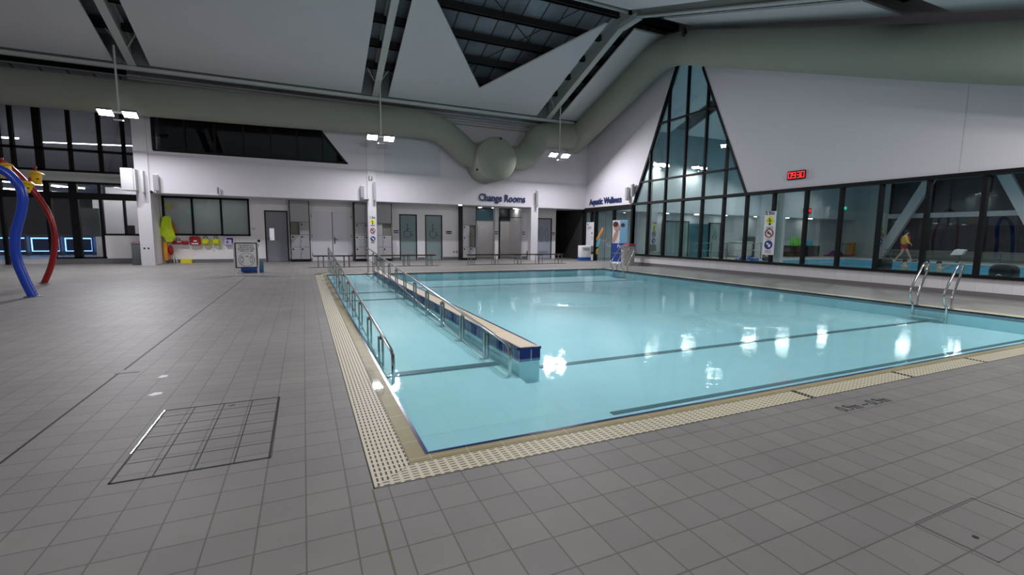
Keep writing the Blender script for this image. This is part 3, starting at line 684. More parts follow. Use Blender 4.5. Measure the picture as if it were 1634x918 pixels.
# ------------------------------------------------------------------ items under the office window
def bag(kind,label,x0,x1,z0,z1,m,y=YL-.02,d=.14):
    t=thing(kind,label,'bag',((x0+x1)/2,y,z0))
    b=MB(); b.box(x0,x1,y-d,y,z0,z1-.04,.035); b.build('body',M[m],t)
    c_=(x0+x1)/2; b=MB(); b.tube([(c_-.06,y-.03,z1-.05),(c_-.05,y-.03,z1+.05),(c_+.05,y-.03,z1+.05),(c_+.06,y-.03,z1-.05)],.012,8); b.build('handle',M['black'],t)
    return t
t=bag('rescue_bag','long red kit bag hanging below the office window',-4.8,-4.4,.76,.93,'redbag')
b=MB(); b.box(-4.62,-4.48,YL-.168,YL-.158,.83,.86); b.build('label_strip',M['poster'],t); b=MB(); b.box(-4.42,-4.26,YL-.15,YL-.02,.74,.88,.03); b.build('side_pouch',M['redbag'],t)
t=bag('first_aid_bag','boxy red first aid bag with white stripe below the office window',-4.2,-3.84,.72,1.1,'redbag')
b=MB(); b.box(-4.14,-3.9,YL-.168,YL-.158,.75,.8); b.box(-4.06,-3.95,YL-.168,YL-.158,.86,.91); b.build('white_stripe',M['poster'],t)
for x,l in ((-3.78,'yellow backpack below the office window, beside the red first aid bag'),(-3.42,'yellow backpack below the office window, nearer the white defibrillator box')):
    t=bag('backpack',l,x,x+.24,.74,1.02,'ygbag')
    b=MB(); b.tube([(x,YL-.1,.95),(x-.04,YL-.12,.75),(x-.03,YL-.1,.6)],.012,6); b.tube([(x+.24,YL-.1,.95),(x+.3,YL-.12,.78),(x+.28,YL-.1,.6)],.012,6); b.build('strap',M['ygbag'],t)
    b=MB(); b.box(x+.04,x+.2,YL-.19,YL-.15,.76,.88,.015); b.build('front_pocket',M['ygbag'],t)
t=thing('defibrillator_box','white and purple defibrillator box below the right end of the office window','medical box',(-2.8,YL,.8))
b=MB(); b.box(-3.0,-2.62,YL-.14,YL,.72,1.08,.02); b.build('case',M['lilac'],t)
b=MB(); b.box(-2.92,-2.72,YL-.146,YL-.139,.95,1.02); b.box(-2.74,-2.68,YL-.146,YL-.139,.78,1.02); b.box(-2.92,-2.86,YL-.146,YL-.139,.8,.9); b.build('purple_print',M['purple'],t)
b=MB(); b.prism([(-4.52,YL-.3,0),(-4.15,YL-.3,0),(-4.15,YL-.3,.15),(-4.5,YL-.3,.16)],(0,.22,0)); t=tag(b.build('step_block',M['yel2']),'flat yellow foam block on the floor under the office window','foam block')
b=MB(); b.box(-2.5,-2.32,YL-.25,YL-.1,0,.09); tag(b.build('floor_box',M['binblue']),'small blue box on the floor under the defibrillator','box')
soff=[(6.85,21.35)]
for x,y in soff:
    b = MB(); b.M = Matrix.Translation((x,y,SO-.003)) @ Matrix.Rotation(PI,4,'X'); b.lathe([(0,0),(.08,0),(.08,.01),(0,.012)]); tag(b.build('downlight',M['downlight']),'small round downlight under the soffit edge beside the third locker bank','downlight')
t=thing('hivis_jacket','yellow high visibility jackets hanging in a bunch at the column end of the office window','jacket',(-4.95,YL-.2,1))
b=MB()
prof=[(1.86,.05,.05),(1.78,.13,.1),(1.55,.17,.13),(1.3,.21,.14),(1.05,.23,.15),(.98,.14,.12),(.85,.1,.1)]
n=18; vs=[]; 
for i,(z,a,c_) in enumerate(prof):
    for k_ in range(n):
        an=2*PI*k_/n; w_=1+.12*math.sin(an*5+i)+.06*math.sin(an*9+i*2)
        vs.append((-4.9+a*w_*math.cos(an)+(.05 if i>3 else 0),YL-.25+c_*w_*math.sin(an),z+(.05*math.sin(an*3+i) if 0<i<6 else 0)))
fs=[(i*n+k_,i*n+(k_+1)%n,(i+1)*n+(k_+1)%n,(i+1)*n+k_) for i in range(len(prof)-1) for k_ in range(n)]+[tuple(range(n)),tuple(range((len(prof)-1)*n,len(prof)*n))]
b.add(vs,fs,True); b.build('cloth',M['hivis'],t)
b=MB(); b.tube([(-4.98,YL,1.9),(-4.98,YL-.2,1.9),(-4.98,YL-.22,1.84)],.015,8); b.build('hook',M['black'],t)
t=thing('rescue_vest','orange and red vest hanging behind the yellow jackets','vest',(-4.78,YL-.12,1.2))
b=MB(); b.prism([(-4.88,YL-.12,1.7),(-4.72,YL-.12,1.62),(-4.6,YL-.12,1.2),(-4.82,YL-.12,1.14)],(0,.07,0)); b.build('cloth',M['orange'],t)
b=MB(); b.prism([(-4.8,YL-.14,1.72),(-4.73,YL-.14,1.68),(-4.7,YL-.14,1.4),(-4.77,YL-.14,1.44)],(0,.02,0)); b.build('red_panel',M['redbag'],t)
t=thing('rescue_tube','orange yellow rescue tube standing below the yellow jackets','rescue tube',(-4.98,YL-.2,0))
b=MB(); b.box(-5.06,-4.92,YL-.3,YL-.14,.1,.86,.04); b.build('foam',mat('orange_yellow_foam',(222,150,40),.6),t)
b=MB(); b.ell((-4.83,YL-.2,.52),(.09,.07,.2)); b.build('red_pouch',M['redbag'],t)
b=MB(); b.tube([(-4.86,YL-.2,.34),(-4.84,YL-.22,.1)],.012,6); b.build('red_strap',M['redbag'],t)
for (xa,xb,l) in ((-4.8,-4.62,'thin white pole leaning under the office window, right one'),(-4.83,-4.72,'thin white pole leaning under the office window, left one')):
    b=MB(); b.tube([(xa,YL-.06,.62),(xb,YL-.28,.01)],.014,8); tag(b.build('leaning_pole',M['white']),l,'pole')
# bin by the left column
t=thing('waste_bin','dark grey waste bin standing left of the left column','bin',(-5.62,21.6,0))
b=MB(); b.box(-5.84,-5.5,21.45,21.8,0,.78,.02); b.build('body',M['greybin'],t); b=MB(); b.box(-5.85,-5.49,21.44,21.81,.78,.83,.01); b.build('lid',M['steelg'],t)
b=MB(); b.box(-5.8,-5.7,21.5,21.6,.83,.86); b.box(-5.66,-5.58,21.55,21.66,.83,.85); b.build('lid_flap',M['redbag'],t)
b=MB(); b.box(-5.42,-5.1,YU-.075,YU-.06,.0,.85); bb=tag(b.build('socket_panel',M['white']),'white service panel with two outlets at the foot of the left column','service panel')
b=MB(); b.box(-5.36,-5.31,YU-.08,YU-.075,.6,.66); b.box(-5.24,-5.19,YU-.08,YU-.075,.6,.66); b.build('outlet',M['black'],bb)

# A-frame sign
t=thing('a_frame_sign','white A-frame distancing sign standing on the left deck','sign',(-1.55,15.6,0))
b=MB(); b.box(-1.83,-1.25,15.52,15.56,.22,.96,.004); b.build('board',M['poster'],t)
b=MB()
for x in (-1.85,-1.25): b.tube([(x,15.5,.0),(x,15.55,.97)],.02,8)
b.tube([(-1.85,15.55,.97),(-1.25,15.55,.97)],.018,8); b.build('white_frame',M['white'],t)
b=MB()
for (x0_,x1_,z0_,z1_) in ((-1.82,-1.26,.93,.955),(-1.82,-1.26,.22,.245),(-1.825,-1.8,.22,.95),(-1.28,-1.255,.22,.95)): b.box(x0_,x1_,15.5,15.52,z0_,z1_)
b.build('black_border',M['black'],t)
b=MB()
for x in (-1.78,-1.3): b.tube([(x,15.95,.0),(x,15.58,.95)],.016,8)
b.build('rear_leg',M['steelw'],t)
for i,s_ in enumerate(('PLEASE MAINTAIN','1.5M SAFE PHYSICAL','DISTANCE BETWEEN','OTHERS AT ALL TIMES')):
    text('sign_text',s_,.05,M['textgrey'],(-1.54,15.517,.86-i*.055),FY,t,ext=.001,bold=.001,align='CENTER',sx=.92 if i!=3 else .7)
b=MB(); b.tube([(-1.54+.205*math.cos(a),15.517,.46+.195*math.sin(a)) for a in [k*2*PI/32 for k in range(32)]],.005,6,closed=True); b.build('circle_print',M['textgrey'],t)
b=MB()
for cx_ in (-1.66,-1.42):
    z=.46; b.tube([(cx_+.022*math.cos(a),15.517,z+.08+.022*math.sin(a)) for a in [i*PI/5 for i in range(10)]],.005,6,closed=True)
    b.tube([(cx_+p,15.517,z+q) for p,q in ((-.04,.045),(.04,.045),(.045,-.03),(.02,-.03),(.018,-.1),(-.018,-.1),(-.02,-.03),(-.045,-.03))],.006,6,closed=True)
b.build('people_print',M['textgrey'],t)
text('sign_text','1.5M',.05,M['textgrey'],(-1.54,15.517,.54),FY,t,ext=.001,bold=.001,align='CENTER')
t=thing('umbrella_base','low blue plastic base with upright grey post and ring, behind the A-frame sign','post base',(-1.45,16.6,0))
b=MB(); b.box(-1.8,-1.25,16.35,16.8,.03,.22,.04); b.build('base',M['binblue'],t)
b=MB(); b.tube([(-1.33,16.6,.2),(-1.36,16.6,.78)],.035,10); b.build('post',M['steelw'],t)
b=MB(); b.tube([(-1.36+.06*math.cos(a),16.6,.85+.06*math.sin(a)) for a in [k*PI/8 for k in range(16)]],.014,8,closed=True); b.build('ring',M['steelg'],t)
b=MB(); b.box(-1.28,-1.18,16.45,16.62,.0,.38,.02); b.build('blue_bracket',M['teal'],t)

# benches
def bench(x0,x1,y,label,legs):
    t=thing('bench',label,'bench',((x0+x1)/2,y,0),'long brown benches before the back wall')
    b=MB()
    for k_ in range(3): b.box(x0,x1,y-.17+k_*.125,y-.06+k_*.125,.40,.435,.006)
    b.build('seat',M['brown'],t)
    for x in legs:
        b=MB()
        for dx in (-.09,.09): b.tube([(x+dx,y-.15,.01),(x+dx,y-.15,.4)],.016,8); b.tube([(x+dx,y+.15,.01),(x+dx,y+.15,.4)],.016,8)
        b.tube([(x-.09,y-.15,.39),(x-.09,y+.15,.39)],.014,8); b.tube([(x+.09,y-.15,.39),(x+.09,y+.15,.39)],.014,8)
        b.build('leg_frame',M['brushed'],t)
    b=MB(); b.box(x0-.1,x1+.1,y-.165,y-.135,.0,.014); b.build('floor_rail',M['plinth'],t)
bench(.30,4.85,18.45,'long brown slatted bench on steel legs behind the ramp',(.55,1.45,2.6,3.68,4.6))
bench(6.25,10.8,18.45,'long brown slatted bench on steel legs before the change rooms',(6.4,7.47,8.55,9.6,10.6))

# ------------------------------------------------------------------ right wall with the tall window
HS = 2.72; SILL = .45
gl_out=[(17.2,2.72),(16.27,4.77),(14.95,7.8),(13.1,8.4),(13.35,7.45),(13.1,6.9),(11.28,2.76)]
w=MB()
X0,X1=WX,WX+.2
def P(y,z): return (X0,y,z)
# left part of the wall (towards the back), polygon pieces around the opening
w.prism([P(21.35,SO),P(17.2,HS),P(16.27,4.77),P(14.6,8.6),P(14.6,9.6),P(21.35,9.6)],(.2,0,0))
w.prism([P(14.6,8.6),P(13.0,8.6),P(13.0,9.6),P(14.6,9.6)],(.2,0,0))
w.prism([P(11.28,HS),P(-8,HS),P(-8,9.6),P(13.0,9.6),P(13.0,8.6),P(13.5,7.5)],(.2,0,0))
struct('wall_right',w,M['wall'])
w=MB(); w.box(WX,WX+.2,-8,17.2,.1,SILL); struct('wall_right',w,M['wall_tile'])
w=MB(); w.box(WX-.02,WX+.2,-8,17.2,0,.11); struct('baseboard_right',w,M['skirt'])
b=MB(); b.box(WX-.003,WX,5.68,5.695,2.8,6); struct('trim_6',b,mat('wall_seam',(186,184,190),.6))
# glazing as one window per bay
g=MB(); g.box(WX+.09,WX+.1,-8,17.2,SILL,HS); win=struct('window_3',g,M['glass'])
f=MB()
for y in [17.2,16.2,15.2,14.2,13.2,12.2,11.25,10.25,9.2,8.2,7.23,6.22,5.2,4.2,3.2,2.2,1.2,.2,-.8,-1.8,-2.8,-3.8]:
    f.box(WX-.03,WX+.1,y-.04,y+.04,SILL,HS)
f.box(WX-.07,WX+.14,-8,17.24,SILL-.04,SILL+.035); f.box(WX-.07,WX+.14,-8,17.24,HS-.05,HS+.05)
f.build('frame',M['dark'],win)
g=MB(); g.prism([(WX+.09,17.2,HS),(WX+.09,11.28,HS),(WX+.09,13.5,7.5),(WX+.09,13.0,8.6),(WX+.09,14.6,8.6),(WX+.09,16.27,4.77)],(.01,0,0)); win=struct('window_4',g,M['glass'])
f=MB()
def bar(y0,z0,y1,z1,t=.07,x=(WX-.02,WX+.1)):
    d=Vector((0,y1-y0,z1-z0)).normalized(); nn=Vector((0,-d.z,d.y))*t/2
    f.prism([(x[0],y0+nn.y,z0+nn.z),(x[0],y1+nn.y,z1+nn.z),(x[0],y1-nn.y,z1-nn.z),(x[0],y0-nn.y,z0-nn.z)],(x[1]-x[0],0,0))
bar(17.2,HS,16.27,4.77,.09); bar(16.27,4.77,14.6,8.6,.09); bar(11.28,HS,13.5,7.5,.09); bar(13.5,7.5,13.0,8.6,.09)
def zl(y): return 2.72+(17.2-y)*2.204 if y>16.27 else 4.77+(16.27-y)*2.293
def zr(y): return HS+(y-11.28)*2.153
for y in (16.2,15.2,14.2,13.2,12.2): bar(y,HS,y,min(zl(y),zr(y),8.5),.065)
bar(16.8,3.65,11.7,3.65,.07); bar(15.75,5.95,12.75,5.95,.07)
f.build('frame',M['dark'],win)
# entrance in the right wall
f=MB(); f.box(WX-.08,WX+.12,17.2,21.3,2.5,SO+.06); tr_=struct('trim_7',f,M['dark'])
g=MB(); g.box(WX+.03,WX+.045,17.24,20.1,.02,2.5); win=struct('window_5',g,M['glass'])
f=MB()
for y,tk in ((20.13,.07),(18.62,.05),(17.22,.06)): f.box(WX-.06,WX+.1,y-tk,y+tk,0,2.52)
f.build('frame',M['dark'],win)
b=MB(); b.box(WX+.02,WX+.06,19.35,19.36,0,2.5); b.box(WX-.0,WX+.06,19.1,19.6,1.02,1.09); b.build('door_rail',M['steelg'],win)
g=MB(); g.box(WX+.03,WX+.045,20.2,21.2,.4,2.5); win=struct('window_6',g,M['glass'])
f=MB(); f.box(WX-.06,WX+.1,21.16,21.3,0,2.52); f.box(WX-.04,WX+.1,20.2,21.2,.36,.42); f.box(WX-.03,WX+.08,20.45,20.6,2.0,2.5); f.build('frame',M['dark'],win)
b=MB(); b.box(WX,WX+.15,20.2,21.2,0,.36); struct('wall_right',b,M['white'])
t=thing('notice_poster','tall white notice sheet on the glass left of the sliding doors','poster',(WX,20.7,1.2))
b=MB(); b.box(WX+.005,WX+.015,20.3,21.0,.75,1.98); b.build('sheet',M['poster'],t)
b=MB()
for (y,z,wd,hh) in ((20.9,1.82,.07,.1),(20.9,1.72,.35,.02),(20.9,1.66,.42,.02),(20.9,1.6,.2,.02),(20.5,1.36,.08,.1),(20.55,1.22,.14,.015),(20.5,1.16,.12,.015),(20.5,1.08,.12,.015)): b.box(WX+.002,WX+.006,y-wd,y,z,z+hh)
b.build('print',M['textgrey'],t)
t=thing('glass_graphic','orange, teal and mustard brush stroke graphic on the sliding glass door','window graphic',(WX,19.8,1))
def blade(y0,z0,y1,z1,w_,m,nm):
    d=Vector((0,y1-y0,z1-z0)).normalized(); q=Vector((0,-d.z,d.y))*w_/2
    pts=[]; 
    for s_ in (0,1):
        cy_,cz_=(y1,z1) if s_==0 else (y0,z0); base=math.atan2(d.z,d.y)+(0 if s_==0 else PI)
        for k_ in range(7):
            a=base-PI/2+k_*PI/6; pts.append((WX+.015,cy_+w_/2*math.cos(a),cz_+w_/2*math.sin(a)))
    b=MB(); b.prism(pts,(.006,0,0)); b.build(nm,M[m],t)
blade(20.0,1.1,19.55,1.62,.16,'orange_print','orange_stroke'); blade(20.02,.72,19.82,1.05,.26,'teal_print','teal_stroke'); blade(20.02,.42,19.96,.62,.2,'mustard_print','mustard_stroke')
# banner, bins and stand beside the sliding doors
t=thing('pull_up_banner','tall blue pull up banner with swimmer photo standing by the sliding doors','banner',(13.1,17.2,0))
b=MB(); b.M=Matrix.Translation((13.0,17.15,0))@Matrix.Rotation(R_(-62),4,'Z'); b.box(-.36,.36,-.008,.008,.06,1.98); b.build('sheet',M['poster'],t)
def bm_(nm,m,*bx):
    b=MB(); b.M=Matrix.Translation((13.0,17.15,0))@Matrix.Rotation(R_(-62),4,'Z')
    for q in bx: b.box(*q)
    b.build(nm,M[m],t)
M['photo_sky']=mat('photo_sky',(120,176,214),.5); M['photo_skin']=mat('photo_skin',(200,150,130),.5); M['photo_dark']=mat('photo_dark',(70,36,44),.5)
bm_('blue_print','binblue',(-.36,.36,-.012,-.008,.12,.95))
bm_('sky_print','photo_sky',(.0,.36,-.012,-.008,.95,1.96))
def pic(nm,m,*shapes):
    b=MB(); b.M=Matrix.Translation((13.0,17.15,0))@Matrix.Rotation(R_(-62),4,'Z')
    for (cx_,cz_,rx,rz_,y_,rot_) in shapes:
        b.prism([(cx_+rx*math.cos(a)*math.cos(rot_)-rz_*math.sin(a)*math.sin(rot_),y_,cz_+rx*math.cos(a)*math.sin(rot_)+rz_*math.sin(a)*math.cos(rot_)) for a in [k*PI/10 for k in range(20)]],(0,.003,0))
    b.build(nm,M[m],t)
pic('swimmer_print','photo_skin',(-.16,1.68,.15,.2,-.014,.3))
pic('arm_print','photo_skin',(-.22,1.25,.09,.3,-.014,-.35))
pic('hair_print','photo_dark',(-.21,1.8,.13,.12,-.017,.4))
pic('second_swimmer_print','photo_dark',(.14,1.76,.1,.09,-.017,0))
b=MB(); b.M=Matrix.Translation((13.0,17.15,0))@Matrix.Rotation(R_(-62),4,'Z'); b.box(-.36,.36,-.1,.1,0,.06,.01); b.box(-.36,.36,-.012,-.0085,.48,.52); b.build('base',M['steelw'],t)
text('banner_text','Free',.22,M['poster'],(0,0,0),FY,None,ext=.002,bold=.004)
bt=bpy.data.objects['banner_text']; bt.data.transform(Matrix.Translation((13.0,17.15,0))@Matrix.Rotation(R_(-62),4,'Z')@Matrix.Translation((-.1,-.016,.74))); bt.parent=t; bt.matrix_parent_inverse=Matrix.Translation(-Vector(t.location))
t=thing('waste_bin','round grey bin with a red cloth on top beside the blue banner','bin',(12.9,16.45,0))
b=MB(); b.lathe([(0,0),(.27,0),(.31,.72),(.33,.74),(.33,.8),(0,.8)],(12.95,16.45,0)); b.build('body',mat('pale_grey_bin',(170,166,164),.4),t)
b=MB(); b.lathe([(0,0),(.34,0),(.34,.04),(.1,.1),(0,.1)],(12.95,16.45,.8)); b.build('lid',M['steelg'],t)
b=MB(); b.box(12.8,13.15,16.2,16.6,.86,.93,.02); b.build('red_cloth',mat('red_cloth',(180,50,50),.8),t)
t=thing('bollard_sign','low white bin shaped stand with blue bottom at the corridor entrance','stand',(12.9,20.0,0))
b=MB(); b.box(12.7,13.3,19.85,20.15,.0,.78,.03); b.build('body',M['poster'],t); b=MB(); b.box(12.69,13.31,19.84,20.16,.02,.2,.03); b.build('blue_foot',M['binblue'],t)
b=MB()
for z in (.66,.6,.55): b.box(12.8,13.2,19.84,19.85,z,z+.015)
b.build('print',M['skirt'],t)
# the red clock
t=thing('digital_clock','black wall clock with red digits reading 09:30','clock',(WX,9.55,3.17))
b=MB(); b.box(WX-.07,WX,9.27,9.82,3.03,3.29,.01); b.build('case',M['black'],t)
segs={'0':'abcdef','9':'abcdfg','3':'abcdg'}
b=MB(); h_=.08; w_=.045; xx=WX-.076
def segm(cy_,ch):
    # y decreases to the right
    L_,R__=cy_+w_,cy_-w_; z0=3.16
    S={'a':(L_,R__,z0+h_,z0+h_),'g':(L_,R__,z0,z0),'d':(L_,R__,z0-h_,z0-h_),'f':(L_,L_,z0,z0+h_),'b':(R__,R__,z0,z0+h_),'e':(L_,L_,z0-h_,z0),'c':(R__,R__,z0-h_,z0)}
    for s_ in segs[ch]:
        a=S[s_]; b.box(xx,xx+.006,min(a[0],a[1])-.008,max(a[0],a[1])+.008,min(a[2],a[3])-.008,max(a[2],a[3])+.008)
for cy_,ch in ((9.755-.03,'0'),(9.755-.16,'9'),(9.755-.30,'3'),(9.755-.43,'0')): segm(cy_,ch)
b.box(xx,xx+.006,9.285,9.3,3.07,3.085)
b.box(xx,xx+.006,9.79,9.8,3.235,3.25)
b.build('digits',M['red_led'],t)

# ------------------------------------------------------------------ ceiling and roof
def zb(y): return 6.9+.36*(20-y)      # back slope
def zf(y): return 8.99-.34*(14.2-y)   # front slope
def zroof(y): return zb(y) if y>=14.2 else zf(y)
def panel(pts2, slope):
    b=MB(); b.prism([(x,y,slope(y)) for x,y in pts2],(0,0,.06)); struct('ceiling',b,M['ceil'])
YE=20.12; YR=14.35
panel([(-14,YE),(-5.57,YE),(-5.57,YR),(-14,YR)],zb)
panel([(-4.56,YE),(2.32,YE),(2.32,YR),(-4.56,YR)],zb)
panel([(3.38,YE),(6.91,YE),(6.91,18.89),(3.45,YR),(3.38,YR)],zb)
panel([(6.91,YE),(10.22,YE),(10.22,14.65),(10.12,14.7),(6.91,18.89)],zb)
panel([(11.4,YE),(13.72,YE),(13.72,14.62),(11.4,14.62)],zb)
YB=13.1
panel([(-14,YB),(-5.57,YB),(-5.57,-8),(-14,-8)],zf)
panel([(-4.56,YB),(2.32,YB),(2.32,-8),(-4.56,-8)],zf)
panel([(3.38,YB),(10.0,YB),(10.0,-8),(3.38,-8)],zf)
panel([(11.42,YB),(13.0,YB),(13.0,6.75),(11.42,6.75)],zf)
panel([(11.42,5.77),(13.0,5.77),(13.0,-8),(11.42,-8)],zf)
for x0,x1 in ((14.3,18.3),(19.3,26.3),(27.3,34.3),(35.3,37)):
    panel([(x0,YE),(x1,YE),(x1,YR),(x0,YR)],zb); panel([(x0,YB),(x1,YB),(x1,-8),(x0,-8)],zf)
# roof sheeting
b=MB()
for s_,(ya,yb) in ((zb,(22.8,14.2)),(zf,(14.2,-8))):
    b.quad((-14.2,ya,s_(ya)+.85),(37.2,ya,s_(ya)+.85),(37.2,yb,s_(yb)+.85),(-14.2,yb,s_(yb)+.85))
struct('roof_deck',b,M['sheet']); bpy.data.objects['roof_deck'].name='ceiling_roof_deck'
# purlins
y=21.6; k_=0
while y>-7:
    if abs(y-14.2)>.3:
        z=zroof(y)+.5; b=MB(); b.box(-14,WX-.02,y-.05,y+.05,z,z+.27); b.box(-14,WX-.02,y-.1,y+.1,z,z+.025)
        tag(b.build('roof_purlin',M['purlin']),'dark steel purlin running under the roof sheets','purlin','dark roof purlins')
    y-=1.12
b=MB(); b.box(-14,WX,14.1,14.3,9.45,9.8); tag(b.build('ridge_beam',M['purlin']),'dark ridge beam at the top of the roof','beam')
b=MB(); b.tube([(-14,14.35,9.25),(11.0,14.35,9.25)],.07,10); tag(b.build('ridge_pipe',M['steelw']),'pale pipe along the roof ridge','pipe')
# bracing seen in the triangular opening
for (xa,ya,xb,yb_) in ((5.0,14.6,8.7,17.2),(6.3,18.7,9.6,14.7)):
    b=MB(); b.tube([(xa,ya,zb(ya)+.62),(xb,yb_,zb(yb_)+.62)],.02,6); tag(b.build('roof_brace',M['purlin']),'thin dark diagonal brace above the triangular ceiling opening','brace','roof braces in the opening')
# rafters
def rafter(xc,label):
    t=thing('roof_rafter',label,'rafter',(xc,14.2,9))
    for nm,s_,ya,yb in (('back_beam',zb,20.25,14.1),('front_beam',zf,14.3,-7.9)):
        b=MB()
        for x0,x1,z0,z1 in ((xc-.12,xc+.12,-.03,.01),(xc-.012,xc+.012,.01,.72),(xc-.1,xc+.1,.7,.72)):
            b.add([(x0,ya,s_(ya)+z0),(x1,ya,s_(ya)+z0),(x1,yb,s_(yb)+z0),(x0,yb,s_(yb)+z0),(x0,ya,s_(ya)+z1),(x1,ya,s_(ya)+z1),(x1,yb,s_(yb)+z1),(x0,yb,s_(yb)+z1)],[(0,3,2,1),(4,5,6,7),(0,1,5,4),(1,2,6,5),(2,3,7,6),(3,0,4,7)])
        b.build(nm,M['steelw'],t)
    b=MB(); b.box(xc-.13,xc+.13,13.7,14.7,8.75,8.95); b.build('ridge_plate',M['steelw'],t)
    b=MB()
    for dx in (-.4,.4): b.tube([(xc,19.6,zb(19.6)+.03),(xc+dx,19.3,zb(19.3)+.45)],.02,6)
    b.build('fly_brace',M['steelw'],t)
rafter(-5.07,'white steel rafter in the left dark slot of the ceiling')
rafter(2.87,'white steel rafter in the middle dark slot of the ceiling')
rafter(10.88,'white steel rafter in the right slot, bending over the ridge')
# eaves
b=MB(); b.tube([(-14,20.2,6.72),(12.3,20.2,6.74)],.085,12); tag(b.build('eave_pipe',M['steelw']),'long pale pipe along the back eave above the ducts','pipe')
b=MB(); b.tube([(-14,20.95,6.34),(13.7,20.95,6.34)],.06,10); tag(b.build('lower_pipe',M['steelw']),'thinner pale pipe along the top of the back wall behind the ducts','pipe')
b=MB(); b.box(-14,WX,20.14,20.24,zb(20.2)+.0,zb(20.2)+.9); b.box(-14,WX,20.24,22.9,7.05,7.12); struct('ceiling',b,M['steelg'])
b=MB(); b.box(-14,12.3,20.3,20.36,6.45,6.5); tag(b.build('cable_tray',M['steelg']),'thin grey cable tray just below the eave pipe','cable tray')

# ------------------------------------------------------------------ air ducts
def crv(p,n=8):
    o=[]
    for i in range(len(p)-1):
        a=p[max(i-1,0)];b_=p[i];c=p[i+1];d=p[min(i+2,len(p)-1)]
        for k_ in range(n):
            u_=k_/n; o.append(tuple(.5*((2*b_[j])+(-a[j]+c[j])*u_+(2*a[j]-5*b_[j]+4*c[j]-d[j])*u_*u_+(-a[j]+3*b_[j]-3*c[j]+d[j])*u_**3) for j in range(3)))
    return o+[p[-1]]
duct=thing('air_duct','huge greenish grey fabric air duct running along the back wall and over the tall window','duct',(7.95,20.3,5))
b=MB(); b.tube(crv([(-14,20.38,5.7),(-8,20.38,5.75),(-1.7,20.38,5.83),(3,20.38,5.93),(4.7,20.38,5.94),(5.6,20.38,5.8),(6.3,20.36,5.35),(6.9,20.34,4.9),(7.7,20.3,4.75)],8),.56,32); b.build('left_duct',M['duct'],duct)
b=MB(); b.tube(crv([(7.9,20.35,4.85),(8.9,20.35,4.82),(9.6,20.35,4.92),(10.1,20.35,5.4),(10.5,20.35,5.95),(11.3,20.35,6.1),(12.3,20.3,6.15)],8),.58,32); b.build('right_duct',M['duct'],duct)
b=MB(); b.M=Matrix.Translation((7.95,19.45,4.62))@Matrix.Rotation(-PI/2,4,'X'); b.lathe([(0,-.06),(.5,-.05),(.9,-.01),(.94,.03),(.95,.08),(.94,1.55),(.2,1.56)],n=40); b.build('junction_drum',M['duct'],duct)
b=MB(); b.tube(crv([(12.72,21.0,5.95),(12.72,19.5,6.48),(12.72,17.2,7.28),(12.72,15.6,7.86),(12.72,14.6,8.14),(12.72,13.6,8.05),(12.72,12.2,7.58),(12.72,9,6.42),(12.72,4,4.66),(12.72,-2,2.9)],10),.57,32); b.build('gable_duct',M['duct'],duct)
b=MB()
for p in ((7.05,19.55,4.1),(8.1,19.4,5.5)): b.ell(p,(.05,.05,.05),8,6)
b.build('duct_eyelet',M['black'],duct)
b=MB(); b.prism([(12.1,12.9,8.2),(12.34,12.9,8.2),(12.22,12.9,8.44)],(0,.03,0)); b.box(12.08,12.36,12.9,12.93,8.12,8.16); tag(b.build('warning_tag',M['black']),'small black triangular tag hanging at the ridge above the duct','tag')

# ------------------------------------------------------------------ pendant floodlights
def flood(x,y,z,label,sp=.32,grp='twin floodlights hanging from the roof',tilt=28,pole=True,m='lamp',top=None,az=0,big=1):
    t=thing('pendant_floodlight',label,'floodlight',(x,y,z),grp)
    if pole:
        b=MB(); b.tube([(x+.02,y,z+.05),(x+.02,y,(top or zroof(y)))],.03,10); b.build('pole',M['steelw'],t)
    b=MB(); b.box(x-sp-.1,x+sp+.1,y-.03,y+.03,z+.02,z+.07); b.build('crossbar',M['steelw'],t)
    for s_ in (-1,1):
        R=Matrix.Translation((x+s_*sp,y-.04,z-.02))@Matrix.Rotation(R_(az),4,'Z')@Matrix.Rotation(R_(-tilt),4,'X')
        b=MB(); b.M=R; b.box(-.2*big,.2*big,-.15*big,.15*big,.0,.07,.01); hd=b.build('lamp_head',M['steelg'],t)
        b=MB(); b.M=R; b.quad((-.18*big,-.13*big,-.004),(-.18*big,.13*big,-.004),(.18*big,.13*big,-.004),(.18*big,-.13*big,-.004)); b.build('lens',M[m],hd)
    b=MB(); b.M=Matrix.Translation((x+.02,y-.08,z-.24)); b.box(-.12,.12,-.06,.06,0,.03); b.build('sensor',M['steelw'],t)
    return t
flood(-5.32,19.35,5.03,'twin floodlight hanging before the left column')
flood(2.9,19.2,5.0,'twin floodlight hanging before the 1.3m sign column')
flood(10.95,19.2,4.97,'twin floodlight hanging at the right, before the round duct')
for x,y,tl,z in ((-5.3,5.0,-25,5.0),(2.9,5.0,-30,5.0),(10.9,1.5,-20,4.2),(5.8,-.8,-10,3.5),(-.8,-1.0,-10,3.4)):
    flood(x,y,z,'unseen twin floodlight added over the near deck to light the hall',tilt=tl,m='fillnear' if y>0 else 'fillclose',big=.66 if x<-5 else 1)  # lamps added out of view to light the near deck and back wall
